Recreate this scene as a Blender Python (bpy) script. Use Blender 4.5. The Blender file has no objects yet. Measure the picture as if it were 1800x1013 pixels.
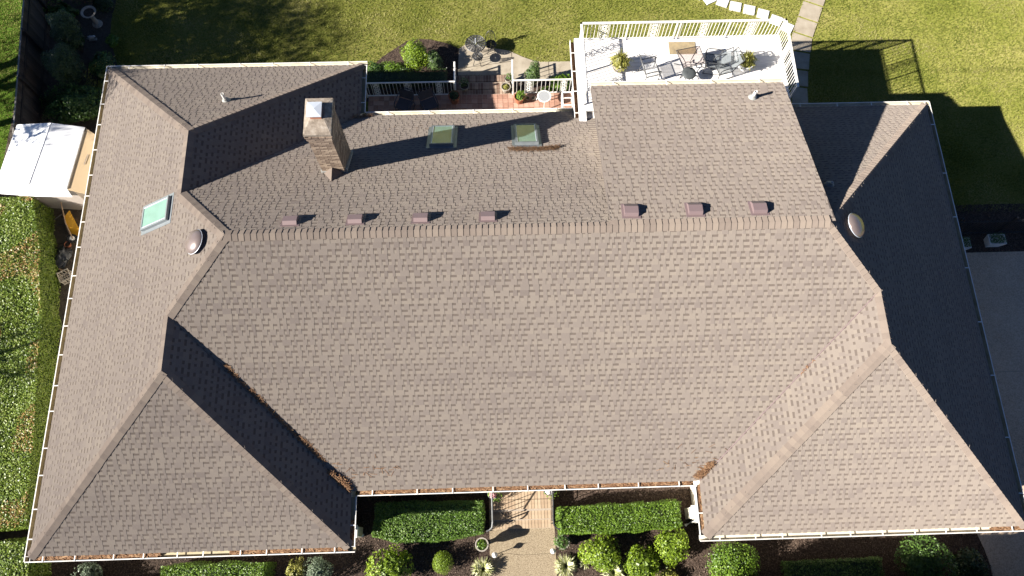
import bpy, math, random
import numpy as np
from mathutils import Vector, Matrix, Quaternion

random.seed(7)
RNG = np.random.default_rng(11)
scene = bpy.context.scene
COL = scene.collection

# ------------------------------------------------------------------ camera
cam_data = bpy.data.cameras.new("camera")
cam = bpy.data.objects.new("camera", cam_data)
COL.objects.link(cam)
cam_data.sensor_width = 36.0
cam_data.lens = 1339.88 / 1800 * 36.0
cam_data.clip_end = 2000
ROT = Matrix(((0.99949145, 0.02444114, -0.0204809), (-0.02976806, 0.94542289, -0.32448331), (0.01143237, 0.32492797, 0.94566966)))
cam.matrix_world = Matrix.Translation((13.3194518, 0.44213834, 25.9190699)) @ ROT.to_4x4()
scene.camera = cam

# ------------------------------------------------------------------ sky, sun, exposure
SUN_TRAVEL = Vector((1.0, 0.333, -0.625)).normalized()
SUN_EL = math.asin(-SUN_TRAVEL.z)
SUN_AZ = math.atan2(-SUN_TRAVEL.x, -SUN_TRAVEL.y)
world = bpy.data.worlds.new("World")
scene.world = world
world.use_nodes = True
wn = world.node_tree
sky_tex = wn.nodes.new("ShaderNodeTexSky")
sky_tex.sky_type = 'NISHITA'
sky_tex.sun_disc = False
sky_tex.sun_elevation = SUN_EL
sky_tex.sun_rotation = SUN_AZ % (2 * math.pi)
sky_tex.air_density = 0.42
sky_tex.dust_density = 0.1
sky_tex.ozone_density = 5.0
wn.links.new(sky_tex.outputs[0], wn.nodes["Background"].inputs[0])
wn.nodes["Background"].inputs[1].default_value = 0.05
sun_data = bpy.data.lights.new("sun", 'SUN')
sun_data.energy = 5.0
sun_data.angle = math.radians(0.5)
sun_data.color = (1.0, 0.945, 0.865)
sun = bpy.data.objects.new("sun", sun_data)
sun.rotation_euler = SUN_TRAVEL.to_track_quat('-Z', 'Y').to_euler()
sun.location = (-40, -15, 40)
COL.objects.link(sun)
scene.view_settings.view_transform = 'Standard'
scene.view_settings.look = 'None'
scene.view_settings.exposure = 1.65
scene.view_settings.gamma = 1.0
scene.view_settings.use_curve_mapping = False

# ------------------------------------------------------------------ materials
def mat(name, colors, scale=6.0, detail=4.0, rough=0.8, tone=0.0, noise=1.0, bump=0.0, bscale=80.0, metal=0.0,
        spec=0.3, grain=0.0, gscale=300.0, drough=0.0, translucent=0.0, stretch=None, big=0.0, bigscale=0.7):
    """Colour ramp driven by a per-face 'tone' attribute plus object-space noise."""
    m = bpy.data.materials.new(name)
    m.use_nodes = True
    nt = m.node_tree
    N, L = nt.nodes, nt.links
    bs = N["Principled BSDF"]
    bs.inputs["Roughness"].default_value = rough
    bs.inputs["Metallic"].default_value = metal
    bs.inputs["Diffuse Roughness"].default_value = drough
    bs.inputs["Specular IOR Level"].default_value = spec
    tc = N.new("ShaderNodeTexCoord")
    vec = tc.outputs["Object"]
    if stretch:
        mp = N.new("ShaderNodeMapping")
        mp.inputs["Scale"].default_value = stretch
        L.new(vec, mp.inputs[0])
        vec = mp.outputs[0]
    nz = N.new("ShaderNodeTexNoise")
    nz.inputs["Scale"].default_value = scale
    nz.inputs["Detail"].default_value = detail
    L.new(vec, nz.inputs["Vector"])
    def math_(op, a, b):
        q = N.new("ShaderNodeMath"); q.operation = op
        for i, x in enumerate((a, b)):
            if isinstance(x, (int, float)): q.inputs[i].default_value = x
            else: L.new(x, q.inputs[i])
        return q.outputs[0]
    fac = math_('MULTIPLY', math_('SUBTRACT', nz.outputs["Fac"], 0.5), noise * 1.6)
    base = 0.5
    if tone:
        at = N.new("ShaderNodeAttribute"); at.attribute_name = "tone"
        base = math_('MULTIPLY', at.outputs["Fac"], tone)
        base = math_('ADD', base, 0.5 - tone / 2)
    fac = math_('ADD', fac, base)
    if big:
        n2 = N.new("ShaderNodeTexNoise"); n2.inputs["Scale"].default_value = bigscale; n2.inputs["Detail"].default_value = 3
        L.new(tc.outputs["Object"], n2.inputs["Vector"])
        fac = math_('ADD', fac, math_('MULTIPLY', math_('SUBTRACT', n2.outputs["Fac"], 0.5), big * 2))
    if grain:
        n3 = N.new("ShaderNodeTexNoise"); n3.inputs["Scale"].default_value = gscale; n3.inputs["Detail"].default_value = 1
        L.new(tc.outputs["Object"], n3.inputs["Vector"])
        fac = math_('ADD', fac, math_('MULTIPLY', math_('SUBTRACT', n3.outputs["Fac"], 0.5), grain * 2))
    rp = N.new("ShaderNodeValToRGB")
    el = rp.color_ramp.elements
    n = len(colors)
    while len(el) < max(n, 2): el.new(0.5)
    cs = list(colors) if n > 1 else [colors[0], colors[0]]
    for i, c in enumerate(cs):
        el[i].position = i / (len(cs) - 1)
        el[i].color = (c[0], c[1], c[2], 1)
    L.new(fac, rp.inputs[0])
    L.new(rp.outputs[0], bs.inputs["Base Color"])
    if bump:
        bn = N.new("ShaderNodeTexNoise"); bn.inputs["Scale"].default_value = bscale; bn.inputs["Detail"].default_value = 3
        L.new(vec, bn.inputs["Vector"])
        bp = N.new("ShaderNodeBump"); bp.inputs["Strength"].default_value = bump; bp.inputs["Distance"].default_value = 0.02
        L.new(bn.outputs["Fac"], bp.inputs["Height"])
        L.new(bp.outputs[0], bs.inputs["Normal"])
    if translucent:
        tr = N.new("ShaderNodeBsdfTranslucent")
        L.new(rp.outputs[0], tr.inputs[0])
        mx = N.new("ShaderNodeMixShader"); mx.inputs[0].default_value = translucent
        L.new(bs.outputs[0], mx.inputs[1]); L.new(tr.outputs[0], mx.inputs[2])
        L.new(mx.outputs[0], N["Material Output"].inputs[0])
    return m

SH = [(0.165, 0.137, 0.121), (0.194, 0.163, 0.142), (0.215, 0.182, 0.155), (0.239, 0.203, 0.168)]
MT = {}
MT['shingle'] = mat('asphalt_shingle', drough=1.0, colors=SH, scale=2.0, tone=0.85, noise=0.25, big=0.24, bigscale=0.33, grain=0.2, gscale=120, rough=0.95, spec=0.1, bump=0.25, bscale=160)
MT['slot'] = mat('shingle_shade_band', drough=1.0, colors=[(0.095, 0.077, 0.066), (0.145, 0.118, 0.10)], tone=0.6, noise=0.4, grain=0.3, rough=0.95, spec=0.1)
MT['cap'] = mat('ridge_cap_shingle', drough=1.0, colors=[(0.165, 0.133, 0.112), (0.212, 0.172, 0.143), (0.25, 0.205, 0.165)], tone=0.6, noise=0.3, grain=0.25, gscale=150, rough=0.95, spec=0.1, bump=0.2)
MT['felt'] = mat('roof_deck_felt', [(0.09, 0.075, 0.065), (0.11, 0.09, 0.08)], rough=0.95)
MT['white'] = mat('white_painted_metal', [(0.52, 0.50, 0.45), (0.68, 0.66, 0.62), (0.76, 0.75, 0.72)], scale=3, noise=1.1, rough=0.45, spec=0.4)
MT['cream'] = mat('cream_gutter_paint', [(0.48, 0.43, 0.32), (0.66, 0.61, 0.5)], scale=3, noise=0.8, rough=0.6)
MT['gut_in'] = mat('weathered_gutter_lining', [(0.28, 0.23, 0.13), (0.45, 0.39, 0.27)], scale=4, noise=1.0, rough=0.8)
MT['straw'] = mat('pine_straw', [(0.10, 0.048, 0.024), (0.19, 0.10, 0.05), (0.32, 0.20, 0.11)], scale=14, tone=0.8, noise=0.7, rough=0.9, bump=0.6, bscale=60)
MT['wall'] = mat('cream_painted_wall', [(0.55, 0.51, 0.43), (0.68, 0.64, 0.56)], scale=2, noise=0.9, rough=0.8)
MT['brick'] = mat('chimney_brick', [(0.105, 0.075, 0.058), (0.195, 0.145, 0.108), (0.32, 0.25, 0.188)], scale=12, tone=0.9, noise=0.5, rough=0.9, bump=0.3)
MT['mortar'] = mat('mortar', [(0.27, 0.22, 0.17), (0.36, 0.31, 0.25)], scale=15, rough=0.95)
MT['crown'] = mat('chimney_crown_concrete', [(0.13, 0.105, 0.08), (0.23, 0.19, 0.15), (0.33, 0.29, 0.245)], scale=6, noise=1.4, rough=0.9, bump=0.4, bscale=20)
MT['galv'] = mat('galvanised_metal', [(0.42, 0.45, 0.5), (0.58, 0.62, 0.67)], scale=4, rough=0.4, metal=0.25, spec=0.5)
MT['clay'] = mat('clay_flue', [(0.28, 0.12, 0.07), (0.36, 0.16, 0.1)], rough=0.9)
MT['lead'] = mat('lead_flashing', [(0.2, 0.2, 0.19), (0.3, 0.3, 0.28)], scale=6, rough=0.6)
MT['vent'] = mat('brown_vent_metal', [(0.15, 0.105, 0.105), (0.19, 0.14, 0.138)], scale=3, noise=0.5, rough=0.5, spec=0.4)
MT['dome'] = mat('brown_dome_metal', [(0.15, 0.115, 0.105), (0.23, 0.185, 0.17)], scale=3, noise=0.8, rough=0.3, metal=0.35, spec=0.5)
MT['skyframe'] = mat('skylight_frame', [(0.17, 0.19, 0.2), (0.24, 0.26, 0.27)], scale=4, rough=0.4, metal=0.4)
MT['iron'] = mat('black_iron', [(0.012, 0.012, 0.013), (0.025, 0.025, 0.026)], scale=8, rough=0.5, spec=0.5)
MT['iron_grey'] = mat('grey_iron', [(0.1, 0.1, 0.1), (0.2, 0.2, 0.195)], scale=8, rough=0.5, spec=0.5)
MT['deck'] = mat('white_deck_board', [(0.52, 0.49, 0.46), (0.64, 0.615, 0.585), (0.72, 0.70, 0.675)], scale=3, tone=0.7, noise=1.2, rough=0.75, stretch=(0.6, 6, 6), big=0.45)
MT['chair'] = mat('grey_chair_frame', [(0.035, 0.037, 0.04), (0.06, 0.063, 0.066)], scale=5, rough=0.4, spec=0.5)
MT['sling'] = mat('grey_sling_fabric', [(0.22, 0.24, 0.25), (0.3, 0.32, 0.33)], scale=30, rough=0.8)
MT['slingw'] = mat('pale_sling_fabric', [(0.5, 0.5, 0.5), (0.6, 0.6, 0.6)], scale=30, rough=0.8)
MT['cush'] = mat('dark_cushion', [(0.035, 0.04, 0.042), (0.07, 0.078, 0.08)], scale=8, rough=0.8)
MT['mat'] = mat('tan_woven_mat', [(0.17, 0.13, 0.085), (0.27, 0.215, 0.13), (0.33, 0.25, 0.14)], scale=5, noise=1.2, rough=0.95, bump=0.3)
MT['terra'] = mat('terracotta', [(0.30, 0.11, 0.06), (0.42, 0.17, 0.09)], scale=8, tone=0.7, noise=0.6, rough=0.85)
MT['tile'] = mat('terracotta_tile', [(0.27, 0.145, 0.10), (0.38, 0.215, 0.155), (0.45, 0.29, 0.22)], scale=6, tone=0.8, noise=0.5, rough=0.8)
MT['grout'] = mat('pale_grout', [(0.36, 0.26, 0.2), (0.42, 0.32, 0.25)], rough=0.95)
MT['paver'] = mat('tan_paver_brick', [(0.27, 0.19, 0.125), (0.34, 0.25, 0.165), (0.40, 0.31, 0.215)], scale=7, tone=0.5, noise=0.6, rough=0.9, bump=0.2)
MT['redbrick'] = mat('step_brick', [(0.14, 0.085, 0.06), (0.24, 0.165, 0.12), (0.34, 0.255, 0.19)], scale=7, tone=0.8, noise=0.6, rough=0.9)
MT['aggregate'] = mat('exposed_aggregate', drough=1.0, colors=[(0.17, 0.13, 0.085), (0.31, 0.245, 0.16), (0.45, 0.38, 0.27)], scale=38, detail=5, noise=1.5, rough=0.95, bump=0.5, bscale=60, big=0.12)
MT['concrete'] = mat('weathered_concrete', [(0.22, 0.185, 0.135), (0.31, 0.265, 0.2), (0.37, 0.325, 0.255)], scale=3, detail=8, noise=1.0, rough=0.9, bump=0.2, grain=0.3, gscale=60)
MT['drive'] = mat('driveway_aggregate', [(0.30, 0.22, 0.155), (0.46, 0.35, 0.25), (0.58, 0.455, 0.335)], scale=25, detail=6, noise=1.2, rough=0.95, big=0.35, bigscale=0.6, bump=0.4)
MT['slab'] = mat('pale_slab', [(0.5, 0.5, 0.5), (0.6, 0.6, 0.6)], scale=8, noise=0.9, rough=0.85)
MT['stone'] = mat('cast_stone', [(0.22, 0.195, 0.16), (0.36, 0.325, 0.27)], scale=14, noise=1.2, rough=0.9, bump=0.3)
MT['mulch'] = mat('bark_mulch', drough=1.0, colors=[(0.022, 0.014, 0.010), (0.055, 0.036, 0.026), (0.12, 0.085, 0.064)], scale=22, detail=6, noise=1.6, rough=0.98, bump=1.0, bscale=30, big=0.2)
MT['chips'] = mat('mulch_chips', [(0.025, 0.016, 0.011), (0.07, 0.046, 0.033), (0.19, 0.14, 0.105)], tone=1.0, noise=0.4, rough=0.95)
MT['soil'] = mat('dark_soil', [(0.03, 0.022, 0.016), (0.07, 0.05, 0.035)], scale=20, rough=1.0, bump=0.8)
MT['dirt'] = mat('bare_ground', [(0.055, 0.045, 0.033), (0.1, 0.082, 0.06)], scale=8, detail=6, noise=1.2, rough=1.0, bump=0.5)
MT['lawn'] = mat('lawn_turf', drough=1.0, colors=[(0.07, 0.084, 0.013), (0.132, 0.143, 0.026), (0.188, 0.182, 0.048), (0.245, 0.215, 0.085)], scale=14, detail=8, noise=1.2, rough=1.0, spec=0.05, big=0.7, bigscale=0.4, grain=0.2, gscale=40, bump=0.6, bscale=25)
MT['blade'] = mat('grass_blade', [(0.07, 0.092, 0.012), (0.135, 0.158, 0.026), (0.205, 0.205, 0.05), (0.30, 0.27, 0.11)], scale=0.6, tone=0.8, noise=0.9, rough=0.7, spec=0.15, translucent=0.25)
MT['wood_dark'] = mat('dark_fence_wood', [(0.045, 0.034, 0.026), (0.09, 0.07, 0.055)], scale=6, tone=0.7, noise=0.8, rough=0.9, stretch=(6, 6, 1))
MT['fence_top'] = mat('weathered_fence_cap', [(0.16, 0.15, 0.135), (0.24, 0.225, 0.2)], scale=6, rough=0.9)
MT['bark'] = mat('bark', [(0.06, 0.045, 0.032), (0.12, 0.09, 0.065)], scale=10, rough=0.95, bump=0.6)
MT['shedw'] = mat('white_shed_roof', [(0.72, 0.73, 0.74), (0.82, 0.82, 0.82)], scale=2, noise=0.6, rough=0.5)
MT['shedt'] = mat('tan_shed_panel', [(0.43, 0.32, 0.19), (0.5, 0.375, 0.23)], scale=2, noise=0.6, rough=0.6)
MT['sheds'] = mat('beige_shed_siding', [(0.36, 0.31, 0.27), (0.44, 0.39, 0.34)], scale=2, noise=0.6, rough=0.6)
MT['yellow'] = mat('yellow_tray', [(0.5, 0.24, 0.015), (0.6, 0.32, 0.03)], scale=5, noise=0.9, rough=0.5)
MT['woodl'] = mat('barrow_handle_wood', [(0.3, 0.2, 0.12), (0.42, 0.3, 0.19)], scale=8, rough=0.8)
MT['rubber'] = mat('black_rubber', [(0.012, 0.012, 0.012), (0.025, 0.025, 0.025)], rough=0.8)
MT['crate'] = mat('beige_plastic', [(0.5, 0.44, 0.36), (0.58, 0.52, 0.44)], scale=6, rough=0.5)
MT['tarp'] = mat('black_tarp', [(0.02, 0.021, 0.024), (0.05, 0.052, 0.056)], scale=6, rough=0.3, spec=0.5)
MT['seat_dark'] = mat('dark_sling', [(0.055, 0.048, 0.055), (0.085, 0.075, 0.082)], rough=0.8)
MT['bloom'] = mat('pink_bloom', [(0.55, 0.2, 0.22), (0.7, 0.45, 0.45)], tone=0.9, noise=0.4, rough=0.8)
MT['bloomw'] = mat('white_bloom', [(0.6, 0.55, 0.58), (0.75, 0.72, 0.72)], tone=0.9, noise=0.4, rough=0.8)

def leafmat(name, cols, rough=0.45, tr=0.16, spec=0.4):
    return mat(name, cols, scale=1.5, tone=0.9, noise=0.5, rough=rough, translucent=tr, spec=spec)
MT['lf_lime'] = leafmat('lime_leaves', [(0.075, 0.12, 0.008), (0.16, 0.24, 0.014), (0.27, 0.36, 0.03)])
MT['lf_mid'] = leafmat('mid_green_leaves', [(0.03, 0.062, 0.012), (0.065, 0.125, 0.022), (0.115, 0.20, 0.04)])
MT['lf_bright'] = leafmat('bright_green_leaves', [(0.045, 0.085, 0.008), (0.10, 0.18, 0.014), (0.19, 0.28, 0.03)])
MT['lf_dark'] = leafmat('dark_green_leaves', [(0.018, 0.034, 0.011), (0.035, 0.062, 0.018), (0.06, 0.10, 0.03)])
MT['lf_box'] = leafmat('hedge_leaves', [(0.03, 0.062, 0.008), (0.065, 0.13, 0.014), (0.11, 0.19, 0.026), (0.2, 0.27, 0.09)], rough=0.45, spec=0.35)
MT['lf_hedge'] = leafmat('glossy_hedge_leaves', [(0.055, 0.09, 0.010), (0.12, 0.185, 0.02), (0.19, 0.25, 0.035), (0.26, 0.29, 0.09)], rough=0.42, spec=0.35)
MT['lf_bronze'] = leafmat('bronze_new_leaves', [(0.26, 0.13, 0.04), (0.38, 0.22, 0.08), (0.45, 0.36, 0.17)], rough=0.35)
MT['lf_grey'] = leafmat('grey_green_leaves', [(0.075, 0.105, 0.06), (0.14, 0.18, 0.11), (0.24, 0.28, 0.2)])
MT['lf_yel'] = leafmat('yellow_green_leaves', [(0.12, 0.13, 0.02), (0.24, 0.23, 0.045), (0.34, 0.32, 0.09)])
MT['lf_var'] = leafmat('variegated_blades', [(0.22, 0.26, 0.06), (0.45, 0.45, 0.22), (0.62, 0.6, 0.42)])
MT['lf_con'] = leafmat('conifer_sprays', [(0.038, 0.07, 0.02), (0.08, 0.13, 0.035), (0.15, 0.205, 0.06)])

def glass_mat(name, col, rough=0.05):
    m = bpy.data.materials.new(name); m.use_nodes = True
    b = m.node_tree.nodes["Principled BSDF"]
    nz = m.node_tree.nodes.new("ShaderNodeTexNoise"); nz.inputs["Scale"].default_value = 3
    rp = m.node_tree.nodes.new("ShaderNodeValToRGB")
    rp.color_ramp.elements[0].color = (col[0] * .8, col[1] * .8, col[2] * .8, 1)
    rp.color_ramp.elements[1].color = (col[0] * 1.2, col[1] * 1.2, col[2] * 1.2, 1)
    m.node_tree.links.new(nz.outputs["Fac"], rp.inputs[0]); m.node_tree.links.new(rp.outputs[0], b.inputs["Base Color"])
    b.inputs["Roughness"].default_value = rough
    b.inputs["Specular IOR Level"].default_value = 0.8
    b.inputs["Coat Weight"].default_value = 1.0
    b.inputs["Coat Roughness"].default_value = 0.03
    return m
MT['pane'] = glass_mat('green_skylight_glass', (0.165, 0.27, 0.235))
def clear_glass(name, tint, rough=0.03):
    m = bpy.data.materials.new(name); m.use_nodes = True
    N, L = m.node_tree.nodes, m.node_tree.links
    N.remove(N["Principled BSDF"])
    t = N.new("ShaderNodeBsdfTransparent"); t.inputs[0].default_value = (*tint, 1)
    g = N.new("ShaderNodeBsdfGlossy"); g.inputs["Roughness"].default_value = rough; g.inputs[0].default_value = (0.8, 0.8, 0.8, 1)
    fr = N.new("ShaderNodeFresnel"); fr.inputs[0].default_value = 1.5
    mx = N.new("ShaderNodeMixShader")
    L.new(fr.outputs[0], mx.inputs[0]); L.new(t.outputs[0], mx.inputs[1]); L.new(g.outputs[0], mx.inputs[2])
    L.new(mx.outputs[0], N["Material Output"].inputs[0])
    return m
MT['tglass'] = clear_glass('smoky_table_glass', (0.86, 0.82, 0.81))
MT['tglass2'] = clear_glass('clear_table_glass', (0.82, 0.84, 0.86), 0.15)

def mesh_fabric(name, col, open_):
    m = mat(name, [tuple(c * .85 for c in col), col], scale=30, rough=0.8)
    N, L = m.node_tree.nodes, m.node_tree.links
    t = N.new("ShaderNodeBsdfTransparent"); mx = N.new("ShaderNodeMixShader"); mx.inputs[0].default_value = open_
    L.new(N["Principled BSDF"].outputs[0], mx.inputs[1]); L.new(t.outputs[0], mx.inputs[2]); L.new(mx.outputs[0], N["Material Output"].inputs[0])
    return m
MT['sling'] = mesh_fabric('grey_mesh_sling', (0.2, 0.22, 0.23), .5)
MT['slingw'] = mesh_fabric('pale_mesh_sling', (0.5, 0.5, 0.5), .75)
MT['tglass2'] = mesh_fabric('frosted_table_glass', (0.42, 0.43, 0.44), .35)
MT['lawn2'] = mat('green_turf', [(0.03, 0.065, 0.008), (0.06, 0.115, 0.012), (0.1, 0.15, 0.025)], scale=14, detail=8, noise=1.2, rough=1.0, spec=0.05, big=0.4, bump=0.6, bscale=25)

# ------------------------------------------------------------------ mesh helpers
def set_tone(me, tones):
    a = me.attributes.new("tone", 'FLOAT', 'FACE')
    a.data.foreach_set("value", np.asarray(tones, dtype=np.float32))

def link(name, me, parent=None, loc=None):
    o = bpy.data.objects.new(name, me)
    COL.objects.link(o)
    if parent is not None: o.parent = parent
    if loc is not None: o.location = loc
    return o

class MB:
    def __init__(self):
        self.v, self.f, self.mi, self.t = [], [], [], []
    def add(self, vs, fs, mi=0, t=0.5):
        b = len(self.v)
        self.v.extend([tuple(p) for p in vs])
        for f in fs:
            self.f.append([i + b for i in f]); self.mi.append(mi); self.t.append(t)
    def box(self, c, s, rz=0.0, mi=0, t=0.5, M=None):
        hx, hy, hz = s[0] / 2, s[1] / 2, s[2] / 2
        R = Matrix.Rotation(rz, 3, 'Z') if M is None else M
        vs = [R @ Vector((x * hx, y * hy, z * hz)) + Vector(c) for z in (-1, 1) for y in (-1, 1) for x in (-1, 1)]
        self.add(vs, [(0, 2, 3, 1), (4, 5, 7, 6), (0, 1, 5, 4), (2, 6, 7, 3), (0, 4, 6, 2), (1, 3, 7, 5)], mi, t)
    def prism(self, poly, z0, z1, mi=0, t=0.5):
        n = len(poly)
        a = sum(poly[i][0] * poly[(i + 1) % n][1] - poly[(i + 1) % n][0] * poly[i][1] for i in range(n))
        if a < 0: poly = poly[::-1]
        vs = [(x, y, z0) for x, y in poly] + [(x, y, z1) for x, y in poly]
        self.add(vs, [tuple(range(n - 1, -1, -1)), tuple(range(n, 2 * n))] + [(i, (i + 1) % n, n + (i + 1) % n, n + i) for i in range(n)], mi, t)
    def tube(self, pts, r, n=6, mi=0, t=0.5, closed=False):
        pts = [Vector(p) for p in pts]
        m = len(pts)
        rings = []
        for i, p in enumerate(pts):
            if closed: d = pts[(i + 1) % m] - pts[i - 1]
            else: d = pts[min(i + 1, m - 1)] - pts[max(i - 1, 0)]
            if d.length < 1e-9: d = Vector((0, 0, 1))
            d.normalize()
            up = Vector((0, 0, 1)) if abs(d.z) < 0.92 else Vector((1, 0, 0))
            a = d.cross(up).normalized(); b = a.cross(d).normalized()
            rr = r[i] if isinstance(r, (list, tuple)) else r
            rings.append([p + (a * math.cos(2 * math.pi * k / n) + b * math.sin(2 * math.pi * k / n)) * rr for k in range(n)])
        vs = [q for rg in rings for q in rg]
        fs = []
        for i in range(m if closed else m - 1):
            j = (i + 1) % m
            for k in range(n):
                fs.append((i * n + k, i * n + (k + 1) % n, j * n + (k + 1) % n, j * n + k))
        if not closed:
            fs.append(tuple(range(n - 1, -1, -1))); fs.append(tuple((m - 1) * n + k for k in range(n)))
        self.add(vs, fs, mi, t)
    def ring(self, c, R, r, n=20, k=5, nrm=(0, 0, 1), mi=0):
        q = Vector(nrm).to_track_quat('Z', 'Y')
        self.tube([Vector(c) + q @ Vector((R * math.cos(2 * math.pi * i / n), R * math.sin(2 * math.pi * i / n), 0)) for i in range(n)], r, k, mi, closed=True)
    def lathe(self, c, prof, n=20, mi=0, t=0.5, M=None):
        vs = []
        for r, z in prof:
            for k in range(n):
                p = Vector((r * math.cos(2 * math.pi * k / n), r * math.sin(2 * math.pi * k / n), z))
                if M is not None: p = M @ p
                vs.append(p + Vector(c))
        fs = [(i * n + k, i * n + (k + 1) % n, (i + 1) * n + (k + 1) % n, (i + 1) * n + k) for i in range(len(prof) - 1) for k in range(n)]
        if prof[0][0] > 1e-6: fs.append(tuple(range(n - 1, -1, -1)))
        if prof[-1][0] > 1e-6: fs.append(tuple((len(prof) - 1) * n + k for k in range(n)))
        self.add(vs, fs, mi, t)
    def mesh(self, name, mats, smooth=False, tone=False):
        me = bpy.data.meshes.new(name)
        me.from_pydata(self.v, [], self.f)
        for m in (mats if isinstance(mats, (list, tuple)) else [mats]): me.materials.append(m)
        me.polygons.foreach_set("material_index", self.mi)
        if smooth: me.polygons.foreach_set("use_smooth", [True] * len(self.f))
        if tone: set_tone(me, self.t)
        me.update()
        return me
    def build(self, name, mats, parent=None, smooth=False, tone=False, loc=None):
        return link(name, self.mesh(name, mats, smooth, tone), parent, loc)

def np_quads(name, V, mats, parent=None, tone=None, mi=None, smooth=False):
    """V: (n,4,3) array of quads -> one mesh object."""
    n = len(V)
    me = bpy.data.meshes.new(name)
    me.vertices.add(n * 4); me.loops.add(n * 4); me.polygons.add(n)
    me.vertices.foreach_set("co", np.asarray(V, dtype=np.float32).reshape(-1))
    me.loops.foreach_set("vertex_index", np.arange(n * 4, dtype=np.int32))
    me.polygons.foreach_set("loop_start", np.arange(0, n * 4, 4, dtype=np.int32))
    for m in (mats if isinstance(mats, (list, tuple)) else [mats]): me.materials.append(m)
    if mi is not None: me.polygons.foreach_set("material_index", np.asarray(mi, dtype=np.int32))
    if smooth: me.polygons.foreach_set("use_smooth", np.ones(n, dtype=bool))
    me.update(calc_edges=True)
    if tone is not None: set_tone(me, tone)
    me.validate()
    return link(name, me, parent)

def thing(name, label, cat, loc=(0, 0, 0), group=None, rz=0.0):
    o = bpy.data.objects.new(name, None)
    COL.objects.link(o)
    o.empty_display_size = 0.2
    o.location = loc; o.rotation_euler = (0, 0, rz)
    o["label"] = label; o["category"] = cat
    if group: o["group"] = group
    return o

def tag(o, label, cat, group=None, kind=None):
    o["label"] = label; o["category"] = cat
    if group: o["group"] = group
    if kind: o["kind"] = kind
    return o

def structure(o):
    o["kind"] = "structure"
    return o

def stuff(o):
    o["kind"] = "stuff"
    return o

def copy_tree(o, parent=None):
    c = o.copy(); COL.objects.link(c); c.parent = parent
    for ch in o.children: copy_tree(ch, c)
    return c
# ------------------------------------------------------------------ house dimensions (metres; x along the front, y to the back garden)
S = 0.7113                      # roof pitch
EAVE = 3.0
XR, YF, YR = 28.465, 0.656, 16.755
YFM, YRM = 2.196, 14.696        # main front and rear eaves
XFL, XRL, XFR = 8.967, 8.798, 19.14
YM = (YFM + YRM) / 2
HALF = (YRM - YFM) / 2
RIDGE = EAVE + S * HALF
WL, WR = XFL / 2, (XR - XFR) / 2
WRL = XRL / 2
RXW = XR - WR                   # ridge line of the right wing
CS = math.sqrt(1 + S * S)

# ------------------------------------------------------------------ ground
lawn_base = MB()
lawn_base.add([(-200, -200, 0), (230, -200, 0), (230, 220, 0), (-200, 220, 0)], [(0, 1, 2, 3)])
structure(lawn_base.build("lawn", MT['lawn']))

def sheet(name, poly, z, m, cells=None, rough_z=0.0, kind=True):
    """A ground sheet with a slightly uneven surface and a thin skirt."""
    b = MB()
    b.prism(poly, z - 0.05, z)
    o = b.build(name, m)
    if kind: structure(o)
    return o

BED_REAR = [(8.2, 17.2), (8.2, 18.3), (8.61, 18.85), (9.0, 19.25), (9.45, 19.6), (9.95, 19.97), (10.35, 20.08), (10.9, 20.03), (11.6, 19.82), (12.05, 19.55), (12.12, 18.38), (12.12, 17.2)]
BED_REAR_R = [(14.1, 17.15), (14.1, 18.02), (16.75, 18.02), (16.75, 17.15)]
WALK_REAR = [(12.0, 18.3), (12.05, 19.55), (12.35, 19.78), (13.1, 19.62), (14.05, 19.42), (14.62, 19.10), (15.02, 18.93), (15.3, 18.86), (16.85, 18.86), (16.85, 18.02), (14.1, 18.02), (14.1, 18.3)]
BED_FRONT_L = [(-1.0, -3.0), (-1.0, 2.3), (12.9, 2.3), (12.9, -3.0)]
BED_FRONT_R = [(15.02, -3.0), (15.02, 2.3), (28.4, 2.3), (28.4, 1.1), (28.75, 0.55), (28.9, 0.0), (29.0, -0.5), (28.98, -3.0)]
BED_SIDE = [(-5.2, 13.2), (-5.2, 23.5), (-1.95, 23.5), (-1.98, 22.0), (-2.04, 21.3), (-1.98, 20.6), (-1.75, 19.8), (-1.5, 19.1), (-1.12, 18.4), (-.7, 17.9), (-0.2, 17.4), (0.4, 16.9), (0.4, 13.2)]
SIDE_STRIP = [(-4.5, -1.0), (-4.5, 13.2), (0.4, 13.2), (0.4, 2.3), (-1.0, 2.3), (-1.0, -1.0)]
DRIVE = [(28.0, 10.27), (48.0, 10.27), (48.0, -6.0), (28.98, -6.0), (28.98, -3.0), (28.98, -0.5), (28.9, 0.0), (28.75, 0.55), (28.0, 1.1)]
BED_GATE = [(28.0, 10.27), (28.0, 12.2), (48, 12.2), (48, 10.27)]
PATH_SIDE = [(25.2, 14.0), (25.22, 17.0), (25.4, 18.6), (25.62, 19.85), (26.0, 20.75), (26.45, 21.8), (27.4, 24.0), (28.3, 24.0), (27.25, 21.66), (26.75, 20.6), (26.35, 19.7), (26.02, 18.5), (25.7, 17.0), (25.68, 14.0)]
sheet("neighbour_lawn", [(-90, 13.0), (-90, 60), (-9.0, 60), (-4.8, 24.0), (-3.68, 13.6), (-3.68, 13.0)], 0.008, MT['lawn2'])
sheet("rear_mulch_bed", BED_REAR, 0.02, MT['mulch'])
sheet("rear_shrub_bed", BED_REAR_R, 0.02, MT['mulch'])
sheet("garden_walk", WALK_REAR, 0.03, MT['concrete'])
sheet("front_mulch_bed", BED_FRONT_L, 0.012, MT['mulch'])
sheet("front_mulch_bed", BED_FRONT_R, 0.012, MT['mulch'])
sheet("side_garden_bed", BED_SIDE, 0.010, MT['dirt'])
sheet("side_yard_ground", SIDE_STRIP, 0.006, MT['dirt'])
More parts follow.
